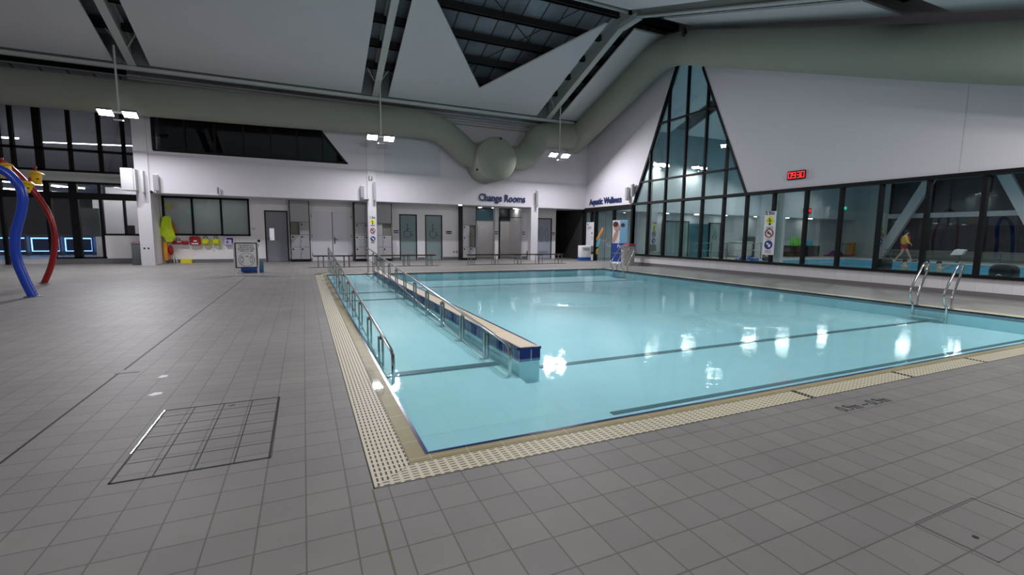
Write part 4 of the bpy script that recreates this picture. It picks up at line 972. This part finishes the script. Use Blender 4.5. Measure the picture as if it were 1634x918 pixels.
# lights of the hall next door
hl=[(18.15,20.5,5.2,'floodlight seen through the lowest left pane of the tall window'),(20.95,20.5,5.25,'floodlight seen through the middle of the tall window'),(18.7,16.5,5.6,'floodlight hanging high in the tall window at its right side'),
(24.4,19.2,5.0,'floodlight next door behind the white wall, left of the red clock'),(25.6,18.0,5.0,'floodlight next door behind the white wall, right under the red clock'),(32.2,15.0,5.0,'floodlight next door, seen at the top of the window above the lifeguard'),(32.5,12.9,4.9,'floodlight next door in the dark panes right of the lifeguard'),(31.2,19.0,5.2,'floodlight next door before its white back wall'),(33.0,9.3,4.9,'floodlight next door seen in the last dark pane at the right')]
for x,y,z,l in hl: flood(x,y,z,l,sp=.3,grp='floodlights of the hall next door',tilt=20,az=-55,m='lamp2')
for x,y in ((18,10),(18,3),(26,8),(26,1),(34,2)): flood(x,y,5.0,'unseen floodlight added to light the hall next door',grp='floodlights of the hall next door',tilt=0,m='fillnext',top=5.6)  # extra unseen lamps, added to brighten the hall next door

# ------------------------------------------------------------------ hall next door
b=MB(); b.box(WX+.2,37.2,21.0,21.15,SO,8); b.box(WX+.05,37.2,22.3,22.45,0,SO+.1); struct('wall_next_back',b,mat('next_hall_wall',(206,210,214),.6))
b=MB(); b.box(WX+.2,37.2,21.1,22.3,SO,SO+.1); struct('ceiling',b,M['white'])
b=MB(); b.box(37,37.2,18.9,22.4,0,8); struct('wall_next_right',b,mat('next_hall_grey',(190,194,194),.6))
b=MB(); b.box(37,37.2,-8,18.9,0,.5); b.box(37,37.2,-8,18.9,5.9,8); struct('wall_next_right',b,M['steelg'])
b=MB(); b.box(36.9,37.15,-8,18.9,2.68,2.98); struct('trim_8',b,M['white'])
g=MB(); g.box(37.05,37.06,-8,18.9,.5,5.9); win=struct('window_7',g,M['glassdark'])
f=MB()
for k_ in range(17): f.box(37,37.1,18.8-k_*1.6-.05,18.8-k_*1.6+.05,.5,5.9)
f.build('frame',M['dark'],win)
b=MB(); b.box(WX+.2,37,-8.1,-8,0,7); struct('wall_next_front',b,M['wall'])
def raker(pa,pb,label):
    b=MB(); b.M=Matrix.Identity(4); d=Vector(pb)-Vector(pa)
    b.prism([(pa[0],pa[1]-.3,pa[2]),(pa[0]+.3,pa[1]-.3,pa[2]),(pa[0]+.3,pa[1]+.3,pa[2]),(pa[0],pa[1]+.3,pa[2])],d); tag(b.build('raking_column',M['white']),label,'column')
raker((36.2,18.9,0),(36.2,15.9,6.2),'white sloping column next door behind the walking lifeguard')
raker((36.2,10.6,0),(36.2,13.6,6.2),'white sloping column next door at the top right corner of the view')
# second pool
pool2=thing('swimming_pool','blue lap pool seen through the right hand windows','pool',(24,8,0))
b=MB(); b.quad((PX0,PY0,-.9),(PX1,PY0,-.9),(PX1,PY1,-.9),(PX0,PY1,-.9))
for a,c in (((PX0,PY0),(PX1,PY0)),((PX1,PY0),(PX1,PY1)),((PX1,PY1),(PX0,PY1)),((PX0,PY1),(PX0,PY0))): b.quad((a[0],a[1],-.9),(a[0],a[1],.0),(c[0],c[1],.0),(c[0],c[1],-.9))
b.build('basin',mat('lap_pool_tiles',(90,190,222),.5),pool2)
b=MB(); b.quad((PX0,PY0,-.03),(PX1,PY0,-.03),(PX1,PY1,-.03),(PX0,PY1,-.03)); b.build('water',M['water2'],pool2)
b=MB(); b.box(PX0-.25,PX0,PY0-.25,PY1+.25,-.02,.012); b.box(PX1,PX1+.25,PY0-.25,PY1+.25,-.02,.012); b.box(PX0,PX1,PY1,PY1+.25,-.02,.012); b.box(PX0,PX1,PY0-.25,PY0,-.02,.012); b.build('coping',M['white'],pool2)
# doors, signs and furniture next door
YN=22.3
d=door('door_7',20.0,22.1,2.25,M['frost'],y=YN-.14); 
d=door('door_8',23.85,24.85,2.2,M['frost'],y=YN-.14); wheelchair(d,24.35,YN-.12,.9)
d=door('door_9',28.35,29.15,2.2,M['frost'],y=YN-.14)
b=MB(); b.box(20.0,24.9,YN-.08,YN-.01,0.01,2.1); struct('trim_9',b,M['teal'])
def sign2(x0,x1,z0,z1,l):
    t=thing('wall_sign',l,'sign',(x0,YN,z0)); b=MB(); b.box(x0,x1,YN-.03,YN-.002,z0,z1); b.build('plate',mat('sign_black2',(36,36,44),.5),t)
    b=MB(); 
    for i in range(2): b.box(x0+.06+i*.2,x0+.16+i*.2,YN-.034,YN-.03,z0+.05,z1-.05)
    b.build('pictograms',M['poster'],t)
sign2(22.6,23.0,1.33,1.5,'black sign next door, right of the wide dark framed opening'); sign2(23.3,23.65,1.33,1.5,'black sign next door, left of the accessible toilet door')
b=MB(); b.box(17.9,18.35,20.8,21.1,0,6.2); tag(b.build('column',M['white']),'white column next door carrying the 1.1m depth sign','column')
t,v1,r=safety_sign(lambda u,v,d:(17.93+u,20.79-d,v),.38,.72,2.1,0,'depth and safety sign reading 1.1m on the column next door',False,0)
text('depth_text','1.1m',.18,M['textgrey'],(17.95,20.785,v1+r*1.25),FY,t,ext=.002,bold=.003,sx=.9)
b=MB(); b.box(26.9,27.3,20.9,21.2,0,6); tag(b.build('column',M['white']),'white column next door left of the 0.9m sign','column')
b=MB(); b.box(14.25,14.4,10.28,10.5,0,6); tag(b.build('column',M['white']),'pale column just behind the glass right of the 0.9m sign','column')
b=MB(); b.box(35.3,35.7,18.4,18.7,0,3); tag(b.build('column',M['white']),'white column next door carrying a safety sign, left of the sloping column','column')
t,v1,r=safety_sign(lambda u,v,d:(35.2+u,18.39-d,v),.5,.75,2.3,0,'small safety sign next door left of the sloping column',False,0)
t=thing('digital_clock','smaller red digital clock next door seen through the glass','clock',(31.4,20.9,3.1))
b=MB(); b.box(31.1,31.85,20.9,21.0,3.0,3.32); b.build('case',M['black'],t)
b=MB()
for x in (31.18,31.33,31.52,31.67):
    b.box(x,x+.11,20.89,20.9,3.06,3.26)
b.build('digits',M['red_led'],t)
for x,y,z,l in ((35.4,20.9,3.35,'small lit exit sign next door above the trolley'),(36.5,10.6,1.9,'green exit sign next door in the dark glazing at the right')):
    t=thing('exit_sign',l,'exit sign',(x,y,z)); b=MB(); b.box(x-.2,x+.2,y-.05,y,z,z+.2); b.build('panel',M['exit'],t); b=MB(); b.box(x-.02,x+.02,y-.03,y-.01,z+.2,z+.5); b.build('stem',M['white'],t)
for x in (19.8,22.2,24.6,27.5,30.5,33):
    b=MB(); b.M=Matrix.Translation((x,21.7,SO-.003))@Matrix.Rotation(PI,4,'X'); b.lathe([(0,0),(.13,0),(.13,.012),(0,.014)]); tag(b.build('downlight',M['downlight']),'round downlight in the soffit next door','downlight','soffit downlights next door')
for x,l in ((25.4,'left grey drum bin next door under the tall window'),(26.3,'right grey drum bin next door beside its twin')):
    t=thing('drum_bin',l,'bin',(x+.3,21.7,0)); b=MB(); b.box(x,x+.65,21.4,22.0,.05,.95,.05); b.build('body',M['steelw'],t); b=MB(); b.box(x-.02,x+.67,21.38,22.02,.95,1.02,.02); b.build('lid',M['white'],t)
b=MB(); b.box(27.1,27.7,21.5,22.1,0,1.35,.06); tag(b.build('floor_scrubber',M['greybin']),'dark grey upright machine next door right of the drum bins','machine')
# guard rails next door
def guard(x0,x1,y,label):
    t=thing('guard_rail',label,'handrail',(x0,y,0)); b=MB()
    for z in (.95,.55): b.tube([(x0,y,z),(x1,y,z)],.022,8)
    b.build('rail',M['brushed'],t)
    n=max(2,int((x1-x0)/1.2)+1)
    for i in range(n):
        x=x0+(x1-x0)*i/(n-1); b=MB(); b.tube([(x,y,0),(x,y,.95)],.022,8); b.build('post',M['brushed'],t)
guard(19.0,22.6,18.6,'steel guard rail next door before the wide opening'); guard(23.0,26.0,18.9,'steel guard rail next door before the toilet doors')
# chairs seen at the foot of the glass
for x,y,l in ((16.2,18.6,'grey chair stacked just inside the glass by the sliding doors'),(16.9,19.2,'second grey chair beside the first behind the glass')):
    t=thing('stacking_chair',l,'chair',(x,y,0)); b=MB(); b.box(x-.22,x+.22,y-.22,y+.22,.42,.46,.01); b.build('seat',M['steelg'],t); b=MB(); b.box(x-.22,x+.22,y+.2,y+.23,.5,.85,.01); b.build('backrest',M['steelg'],t)
    for dx in (-.2,.2):
        for dy in (-.2,.2):
            b=MB(); b.tube([(x+dx,y+dy,0),(x+dx,y+dy,.43)],.012,6); b.build('leg',M['brushed'],t)
# foam floats, crate
t=thing('equipment_crate','dark mesh crate filled with swimming floats next door','crate',(31.6,21.3,0)); b=MB(); b.box(30.3,33.2,21.0,21.9,.02,.75); b.build('body',M['black'],t)
for i in range(9):
    x=30.5+i*.27; m='green' if i<4 else 'cyan'; b=MB(); b.M=Matrix.Translation((x,21.2,.8))@Matrix.Rotation(R_(random.uniform(-25,25)),4,'Y'); b.box(-.1,.1,-.03,.03,-.1,.55-.03*i,.02)
    tag(b.build('foam_float',M[m]),'%s foam float sticking out of the dark crate next door'%('green' if i<4 else 'blue'),'float','%s foam floats in the crate'%('green' if i<4 else 'blue'))
t=thing('equipment_trolley','metal trolley with purple mat and red base next door','trolley',(35.3,21,0))
b=MB(); b.tube([(34.6,20.7,.1),(34.6,20.7,1.0),(35.2,20.7,1.0),(35.2,20.7,.1)],.025,8); b.tube([(35.2,20.7,.9),(36.2,20.7,.9),(36.2,20.7,.1)],.025,8); b.tube([(35.7,20.7,.9),(35.7,20.7,.1)],.02,8); b.build('frame',M['greybin'],t)
b=MB(); b.box(34.0,36.4,20.5,21.2,.03,.12); b.build('red_base',M['redbag'],t); b=MB(); b.prism([(34.0,20.45,.12),(35.1,20.45,.12),(34.6,20.45,.42)],(0,.5,0)); b.build('purple_mat',M['purple'],t)
b=MB(); b.box(36.2,36.45,20.5,20.9,.1,1.0); b.build('yellow_board',mat('mustard_board',(190,130,40),.6),t)
t=thing('pool_blanket_roller','bundle of blue lane rope on the floor next door','lane rope',(22.2,17.5,0))
b=MB(); b.tube([(20.3,17.0,.12),(20.6,17.1,.22),(20.9,17.0,.12),(21.2,17.1,.22),(21.5,17.0,.12),(21.9,17.05,.14)],.09,8); b.build('rope',M['binblue'],t); b.location=(0,0,0) if False else None
b=MB(); b.ell((23.0,17.4,.13),(.22,.18,.13)); tag(b.build('kit_bag',M['black']),'small dark bag on the floor next door beside the lane rope','bag')
for y,l in ((4.95,'round black sports bag on the floor behind the last window pane'),(7.35,'dark box shaped bag behind the window, left of the swimmers')):
    t=thing('sports_bag',l,'bag',(14.4,y,.0)); b=MB()
    if y<6: b.box(14.15,14.6,y-.22,y+.22,.0,.72,.13)
    else: b.box(14.15,14.5,y-.17,y+.17,.0,.74,.05)
    b.build('body',M['black'],t); b=MB(); b.tube([(14.13,y-.08,.45),(14.12,y,.5),(14.13,y+.08,.44)],.012,6); b.build('strap',M['white'] if y<6 else M['greybin'],t)
# white seat next door
b=MB(); b.prism([(33.0,13.15,.45),(33.0,13.65,.42),(33.05,13.5,.72),(33.05,13.05,.7)],(.3,0,.04)); t=tag(b.build('starting_block',M['white']),'white tilted starting block top before the dark glazing','starting block')
b=MB(); b.box(33.1,33.2,13.3,13.4,0,.46); b.build('pedestal',M['greybin'],t)
# low wall / bench band at the far side
b=MB(); b.box(35.5,35.8,-6,18.2,.25,.3); b.box(35.5,35.8,-6,18.2,.55,.6)
for k_ in range(14): b.box(35.6,35.7,-5+k_*1.75,-4.9+k_*1.75,0,.6)
tag(b.build('long_bench',M['skirt']),'long low grey bench along the far glazing next door','bench')

# ------------------------------------------------------------------ people
def skinned(name, verts, edges, radii, mat_, parent=None, sub=2):
    me=bpy.data.meshes.new(name); me.from_pydata([tuple(v) for v in verts],edges,[]); o=bpy.data.objects.new(name,me); C.objects.link(o)
    me.materials.append(mat_)
    sk=o.modifiers.new('skin','SKIN'); 
    if not me.skin_vertices: 
        bpy.context.view_layer.objects.active=o; 
        bm=bmesh.new(); bm.from_mesh(me); bm.verts.layers.skin.verify(); bm.to_mesh(me); bm.free()
    for i,r in enumerate(radii): me.skin_vertices[0].data[i].radius=(r,r) if not isinstance(r,tuple) else r
    me.skin_vertices[0].data[0].use_root=True
    ss=o.modifiers.new('sub','SUBSURF'); ss.levels=sub; ss.render_levels=sub
    bpy.context.view_layer.update()
    nm=bpy.data.meshes.new_from_object(o.evaluated_get(bpy.context.evaluated_depsgraph_get()))
    bpy.data.objects.remove(o); nm.name=name
    for p in nm.polygons: p.use_smooth=True
    o=bpy.data.objects.new(name,nm); C.objects.link(o)
    if not nm.materials: nm.materials.append(mat_)
    if parent: o.parent=parent; o.matrix_parent_inverse=Matrix.Translation(-Vector(parent.location))
    return o
# lifeguard walks to the left-front (towards -Y), seen from the side
LX,LY=30.3+1.2,15.15
def walker(label):
    t=thing('person',label,'person',(LX,LY,0))
    d=Vector((.35,-.94,0)).normalized(); s=Vector((.94,.35,0))
    def Q(f,side,z): return tuple(Vector((LX,LY,0))+d*f+s*side+Vector((0,0,z)))
    V=[Q(0,0,.95),Q(.0,0,1.12),Q(.02,0,1.3),Q(.03,0,1.44),Q(.05,0,1.52),Q(.07,0,1.6),Q(.08,0,1.7),
       Q(0,.09,.9),Q(.2,.1,.5),Q(.36,.1,.1),Q(.48,.11,.05),
       Q(0,-.09,.9),Q(-.06,-.1,.5),Q(-.3,-.1,.14),Q(-.2,-.1,.04),
       Q(.02,.18,1.41),Q(-.1,.23,1.16),Q(.06,.24,.95),Q(.02,-.18,1.41),Q(.12,-.23,1.17),Q(.3,-.2,1.02)]
    E_=[(0,1),(1,2),(2,3),(3,4),(4,5),(5,6),(0,7),(7,8),(8,9),(9,10),(0,11),(11,12),(12,13),(13,14),(3,15),(15,16),(16,17),(3,18),(18,19),(19,20)]
    Rr=[.13,.12,.14,.12,.055,.08,.07,.09,.06,.042,.035,.09,.06,.042,.035,.06,.045,.032,.06,.045,.032]
    skinned('body',V,E_,Rr,M['skin'],t)
    # hands
    for hp,dd in ((V[17],(.02,0,-.1)),(V[20],(.08,0,-.06))):
        b=MB(); hp=Vector(hp); b.ell(tuple(hp+Vector(dd)*.5),(.03,.025,.05),10,8)
        for f_ in range(4):
            o_=s*0+d*(-.024+f_*.016); p0=hp+Vector(dd)*.8+o_; b.tube([tuple(p0),tuple(p0+Vector((0,0,-.045+abs(f_-1.5)*.006))),tuple(p0+d*.012+Vector((0,0,-.075+abs(f_-1.5)*.01)))],.007,6)
        b.tube([tuple(hp+Vector(dd)*.3+d*.02),tuple(hp+Vector(dd)*.5+d*.05+Vector((0,0,-.03)))],.008,6)
        b.build('hand',M['skin'],t)
    skinned('shirt',[Q(0,0,.98),Q(0,0,1.12),Q(.02,0,1.3),Q(.03,0,1.44),Q(.02,.18,1.41),Q(-.1,.235,1.16),Q(.03,.24,1.0),Q(.02,-.18,1.41),Q(.12,-.235,1.17),Q(.26,-.21,1.05)],[(0,1),(1,2),(2,3),(3,4),(4,5),(5,6),(3,7),(7,8),(8,9)],[.155,.15,.17,.145,.085,.07,.055,.085,.07,.055],mat('yellow_shirt',(236,190,60),.7),t)
    b=MB(); b.tube([Q(.16,.02,1.5),Q(.19,.05,1.25),Q(.17,.08,1.02)],[.04,.06,.05],8); b.tube([Q(-.12,.0,1.5),Q(-.16,.05,1.25),Q(-.15,.06,1.02)],[.04,.06,.05],8); b.build('red_panels',mat('red_shirt_panel',(200,40,30),.7),t)
    skinned('shorts',[Q(0,0,.97),Q(0,.095,.88),Q(.1,.1,.68),Q(0,-.095,.88),Q(-.03,-.1,.68)],[(0,1),(1,2),(0,3),(3,4)],[.15,.12,.1,.12,.1],mat('red_shorts',(190,26,30),.7),t)
    b=MB(); b.ell(Q(.05,0,1.71),(.095,.1,.09)); b.ell(Q(.02,0,1.66),(.085,.085,.1)); b.build('hair',M['hair'],t)
    b=MB(); b.ell(Q(.165,0,1.64),(.02,.02,.03),8,6); b.ell(Q(.05,.085,1.63),(.015,.02,.03),8,6); b.build('nose_and_ear',M['skin'],t)
    for p in (V[10],V[14]):
        b=MB(); b.M=Matrix.Translation(p)@Matrix.Rotation(math.atan2(d.y,d.x),4,'Z'); b.box(-.1,.16,-.045,.045,-.05,.03,.02); b.build('shoe',M['black'],t)
walker('person in yellow and red shirt and red shorts walking beside the far pool')
def swimmer(x,y,label,arm=None,hairm='hair'):
    t=thing('person',label,'person',(x,y,0))
    V=[(x,y,-.25),(x,y,-.08),(x,y,.03),(x,y,.12),(x,y,.24),(x+.1,y+.15,-.07),(x+.12,y+.22,-.25),(x-.05,y-.17,-.07),(x-.02,y-.24,-.25)]
    E_=[(0,1),(1,2),(2,3),(3,4),(1,5),(5,6),(1,7),(7,8)]; R_a=[.14,.13,.055,.085,.075,.06,.045,.06,.045]
    if arm:
        V+=[(x-.1,y-.32,.05),(x-.12,y-.5,.22)]; E_[-1]=(7,9); E_.append((9,10)); V[8]=V[8]; R_a+=[.045,.035]; E_=[e for e in E_]; V=V[:8]+V[9:]; R_a=R_a[:8]+R_a[9:]; E_=[(a if a<8 else a-1,c if c<8 else c-1) for a,c in E_]
    skinned('body',V,E_,R_a,M['skintan'],t)
    b=MB(); b.ell((x+.02,y+.01,.22),(.095,.1,.1)); b.build('hair',M[hairm],t)
    b=MB(); b.ell((x-.1,y-.03,.15),(.02,.02,.025),8,6); b.ell((x-.01,y-.1,.15),(.02,.015,.03),8,6); b.build('nose_and_ear',M['skintan'],t)
swimmer(26.6,12.7,'swimmer with dark hair in the lap pool below the lifeguard')
swimmer(26.8,11.9,'swimmer just right of the mullion, beside another with a raised arm')
swimmer(26.6,11.35,'swimmer with one arm raised in the lap pool',arm=1)

# ------------------------------------------------------------------ foyer glazing on the left
YG=22.6
g=MB(); g.box(-14,-5.5,YG+.04,YG+.05,.2,3.0); win=struct('window_8',g,M['glassfoyer'])
f=MB()
f.box(-14,-5.46,YG-.04,YG+.12,2.42,2.66); f.box(-14,-5.46,YG-.03,YG+.12,2.98,3.06)
for x,wd in ((-8.48,.09),(-7.75,.12),(-6.97,.05),(-11,.05),(-12.3,.05),(-9.75,.05)): f.box(x-wd,x+wd,YG-.03,YG+.12,.0,3.0)
f.box(-8.5,-6.9,YG-.03,YG+.12,.18,.26)
f.box(-6.95,-5.46,YG-.03,YG+.12,1.08,1.15); f.box(-6.3,-6.24,YG-.03,YG+.12,1.1,2.45)
f.build('frame',M['dark'],win)
b=MB(); b.box(-6.95,-5.46,YG-.02,YG+.1,.2,1.08); struct('wall_left_panel',b,M['lower'])
b=MB(); b.box(-8.6,-5.46,YG-.05,YG+.12,0,.2); struct('baseboard_left',b,M['skirt'])
b=MB(); b.box(-14,-5.46,YG-.02,YG+.15,3.05,3.42); struct('trim_10',b,M['steelw'])
g=MB(); g.box(-14,-5.46,YG+.04,YG+.05,3.42,6.6); win=struct('window_9',g,glassmat('upper_glass',(.62,.64,.68)))
f=MB(); f.box(-14,-5.46,YG-.03,YG+.12,3.4,3.48); f.box(-14,-5.46,YG-.03,YG+.12,4.16,4.24)
for x,wd in ((-9.65,.05),(-9.3,.05),(-8.6,.1),(-7.73,.05),(-6.86,.05),(-6.15,.05),(-10.6,.05),(-11.6,.05),(-12.6,.05)): f.box(x-wd,x+wd,YG-.03,YG+.12,3.4,6.6)
f.build('frame',M['dark'],win)
b=MB(); b.box(-14,-5.1,YG-.02,YG+.15,6.5,7.1); struct('wall_left_upper',b,M['wall'])
# foyer shell
b=MB(); b.box(-22,-5.2,40,40.1,0,3.6); struct('wall_foyer_back',b,mat('foyer_dark',(66,66,70),.6))
b=MB(); b.box(-22,-5.2,YG+.15,40,3.3,3.4); struct('ceiling',b,mat('foyer_ceiling',(150,150,156),.7))
b=MB(); b.box(-5.4,-5.3,YL+.15,40,0,3.3); struct('wall_foyer_side',b,M['wall'])
b=MB(); b.prism([(-9.0,23.9,0),(-9.0,24.0,0),(-9.0,24.0,0.001)],(0,0,0.0)) if False else None
# room behind the upper glazing
b=MB(); b.prism([(-15,30,3.4),(-5.0,30,3.4),(-5.0,28.6,7.2),(-15,28.6,7.2)],(0,.1,0)); b.box(-5.1,-5.0,YG+.2,30,3.4,7.2); struct('wall_foyer_upper',b,mat('upper_grey',(190,190,198),.7))
b=MB(); b.prism([(-8.8,29.3,3.45),(-6.0,28.6,3.45),(-5.15,28.4,3.45),(-5.15,28.2,5.2),(-7.6,28.1,6.9)],(0,-.06,0)); struct('trim_11',b,mat('sloping_grey_panel',(140,140,148),.7))  # sloping panel in its own even grey
def strip(p,q,label,r=.035):
    b=MB(); b.tube([p,q],r,6); tag(b.build('strip_light',M['strip']),label,'strip light')
strip((-10.85,28.2,5.18),(-6.5,27.3,5.2),'thin strip light behind the upper left glazing',.02)
strip((-12.1,28.4,5.3),(-11.4,28.3,5.3),'short strip light at the far left of the upper glazing')
for i,(p,q) in enumerate((((-8.3,22.95),(-6.9,24.6)),((-8.6,23.6),(-6.7,25.8)),((-7.6,23.3),(-5.9,25.3)),((-8.2,24.6),(-5.9,27.3)),((-14.5,30),(-11,34)),((-12,26),(-9.5,29)),((-15,34),(-9,38)))):
    strip((p[0],p[1],3.26),(q[0],q[1],3.26),'strip light in the foyer ceiling, number from the doors'.replace(', number from the doors',', '+['nearest the doors','second from the doors','above the white panel','deep above the white panel','far left','left of the blue pipe','deepest one'][i]),.022)
for x,y in ((-10.5,29),(-9,31),(-12,33),(-8,28),(-7,30)):
    b=MB(); b.M=Matrix.Translation((x,y,3.295))@Matrix.Rotation(PI,4,'X'); b.lathe([(0,0),(.1,0),(.1,.012),(0,.014)]); tag(b.build('downlight',M['downlight']),'round downlight in the foyer ceiling','downlight','foyer downlights')
# counter and access gates
b=MB(); b.box(-16,-8.8,31.5,32.1,0,.55); b.box(-16,-8.7,31.4,32.2,.95,1.02); tag(b.build('reception_counter',mat('dark_counter',(48,48,54),.5)),'long dark reception counter deep in the foyer','counter')
gx=-14.6
labs=['leftmost','second from left','third from left','fourth from left','rightmost']
for i in range(5):
    x0=-14.9+i*1.28; t=thing('access_gate','glowing blue framed glass access gate in the foyer, '+labs[i],'gate',(x0,30.8,0),'glowing foyer gates')
    b=MB()
    for (a,c_,e_,g_) in ((x0,x0+.04,.22,.86),(x0+1.05,x0+1.1,.22,.86)): b.box(a,c_,30.78,30.82,e_,g_)
    b.box(x0,x0+1.1,30.78,30.82,.83,.88); b.box(x0,x0+1.1,30.78,30.82,.2,.23); b.build('light_frame',M['gate'],t)
    b=MB(); b.box(x0+.04,x0+1.05,30.8,30.81,.23,.83); b.build('glass_leaf',mat('gate_glass',(36,60,96),.1),t)
    b=MB(); b.box(x0+1.12,x0+1.2,30.6,31.0,0,.95); b.build('pedestal',M['greybin'],t)
b=MB(); b.box(-10.6,-9.2,33.5,33.55,1.45,1.75); t=tag(b.build('wall_screen',mat('screen_glow',(70,100,170),.4,emit=1.2)),'small glowing blue screen behind the foyer counter','screen')
b=MB(); b.box(-8.05,-7.45,23.9,24.0,1.02,2.15); tag(b.build('display_board',mat('board_grey',(110,116,116),.5)),'large grey display board inside the glass doors','board')
b=MB(); b.box(-8.3,-7.3,26,26.1,0,2.6); tag(b.build('partition_panel',M['white']),'white partition behind the grey display board','partition')
t=thing('office_desk','white office cupboards seen through the left office window','cupboard',(-6.3,25.5,0))
b=MB(); b.box(-8.0,-5.45,26.6,26.7,0,3.2); b.box(-7.0,-5.5,25.3,25.9,0,.95); b.build('cupboard',M['white'],t); b=MB(); b.box(-6.1,-5.5,25.2,25.29,.95,1.9); b.box(-6.95,-6.7,25.2,25.3,.95,1.5); b.build('monitor',M['black'],t)
strip((-7.0,24.3,2.62),(-5.5,24.3,2.62),'strip light inside the left office')

# outer walls of this hall
b=MB(); b.box(-14.2,-14,-8,YG+.2,0,7.3); struct('wall_left',b,M['wall'])
b=MB(); b.box(-14.2,WX+.2,-8.2,-8,0,7); struct('wall_front',b,M['wall'])

# ------------------------------------------------------------------ water play arches
arch=thing('water_play_arch','tall curved blue water play pipe at the left edge','water play arch',(-4.72,11.57,0))
b=MB(); b.tube(crv([(-4.70,11.6,0),(-4.80,11.6,.35),(-4.88,11.6,.75),(-4.86,11.6,1.15),(-4.74,11.6,1.6),(-4.70,11.6,1.9),(-4.78,11.6,2.15),(-4.95,11.6,2.33),(-5.3,11.6,2.42),(-5.8,11.6,2.3),(-6.3,11.6,1.9),(-6.6,11.6,1.0),(-6.7,11.6,0)],6),.075,16); b.build('pipe',M['blue'],arch)
b=MB(); b.lathe([(0,0),(.13,0),(.13,.012),(.08,.02),(0,.02)],(-4.70,11.6,0)); b.build('base_flange',M['brushed'],arch)
arch2=thing('water_play_arch','curved dark red water play pipe behind the blue one','water play arch',(-5.6,14.5,0))
b=MB(); b.tube(crv([(-5.66,14.5,0),(-5.52,14.5,.35),(-5.42,14.5,.75),(-5.38,14.5,1.15),(-5.44,14.5,1.6),(-5.62,14.5,2.05),(-5.82,14.5,2.38),(-6.1,14.5,2.72),(-6.5,14.5,2.95),(-7.2,14.5,2.95),(-7.9,14.5,2.2),(-8.1,14.5,0)],6),.06,16); b.build('pipe',M['redpipe'],arch2)
b=MB(); b.lathe([(0,0),(.11,0),(.11,.012),(.07,.02),(0,.02)],(-5.66,14.5,0)); b.build('base_flange',M['brushed'],arch2)
def bucket(c,s_,label,tilt):
    t=thing('tipping_bucket',label,'bucket',c,'yellow tipping buckets on the play arches')
    b=MB(); b.M=Matrix.Translation(c)@Matrix.Rotation(R_(tilt),4,'Y')
    b.lathe([(0,-.17*s_),(.10*s_,-.17*s_),(.13*s_,.10*s_),(.19*s_,.12*s_),(.16*s_,.145*s_),(.06*s_,.2*s_),(0,.2*s_)],n=20); b.build('pail',M['yellow'],t)
    b=MB(); b.M=Matrix.Translation(c)@Matrix.Rotation(R_(tilt),4,'Y'); b.tube([(0,0,.2*s_),(0,0,.26*s_)],.02,8); b.ell((0,0,.29*s_),(.05*s_,.05*s_,.045*s_),10,8); b.build('valve',M['redpipe'],t)
    b=MB(); b.M=Matrix.Translation(c)@Matrix.Rotation(R_(tilt),4,'Y'); b.ell((.08*s_,-.12*s_,-.02*s_),(.03*s_,.02*s_,.02*s_),8,6); b.build('spout_plug',M['black'],t)
bucket((-5.88,15.2,2.5),.86,'yellow tipping bucket with red knob right of the red pipe',0)
bucket((-5.08,12.75,2.12),.62,'lower yellow bucket between the blue and red pipes',18)
bucket((-5.4,12.8,2.42),.8,'yellow bucket half hidden behind the top of the blue pipe',-12)

# ------------------------------------------------------------------ world and view
wd=bpy.data.worlds.new('night'); bpy.context.scene.world=wd; wd.use_nodes=True
wd.node_tree.nodes['Background'].inputs[0].default_value=(.02,.03,.05,1); wd.node_tree.nodes['Background'].inputs[1].default_value=.3
sc=bpy.context.scene
sc.view_settings.view_transform='Standard'; sc.view_settings.look='None'; sc.view_settings.gamma=1; sc.view_settings.use_curve_mapping=False
sc.view_settings.exposure=0
sc.cycles.use_denoising=True
sc.cycles.sample_clamp_indirect=6
sc.cycles.caustics_reflective=False; sc.cycles.caustics_refractive=False
sc.cycles.max_bounces=10; sc.cycles.transparent_max_bounces=16; sc.cycles.diffuse_bounces=5
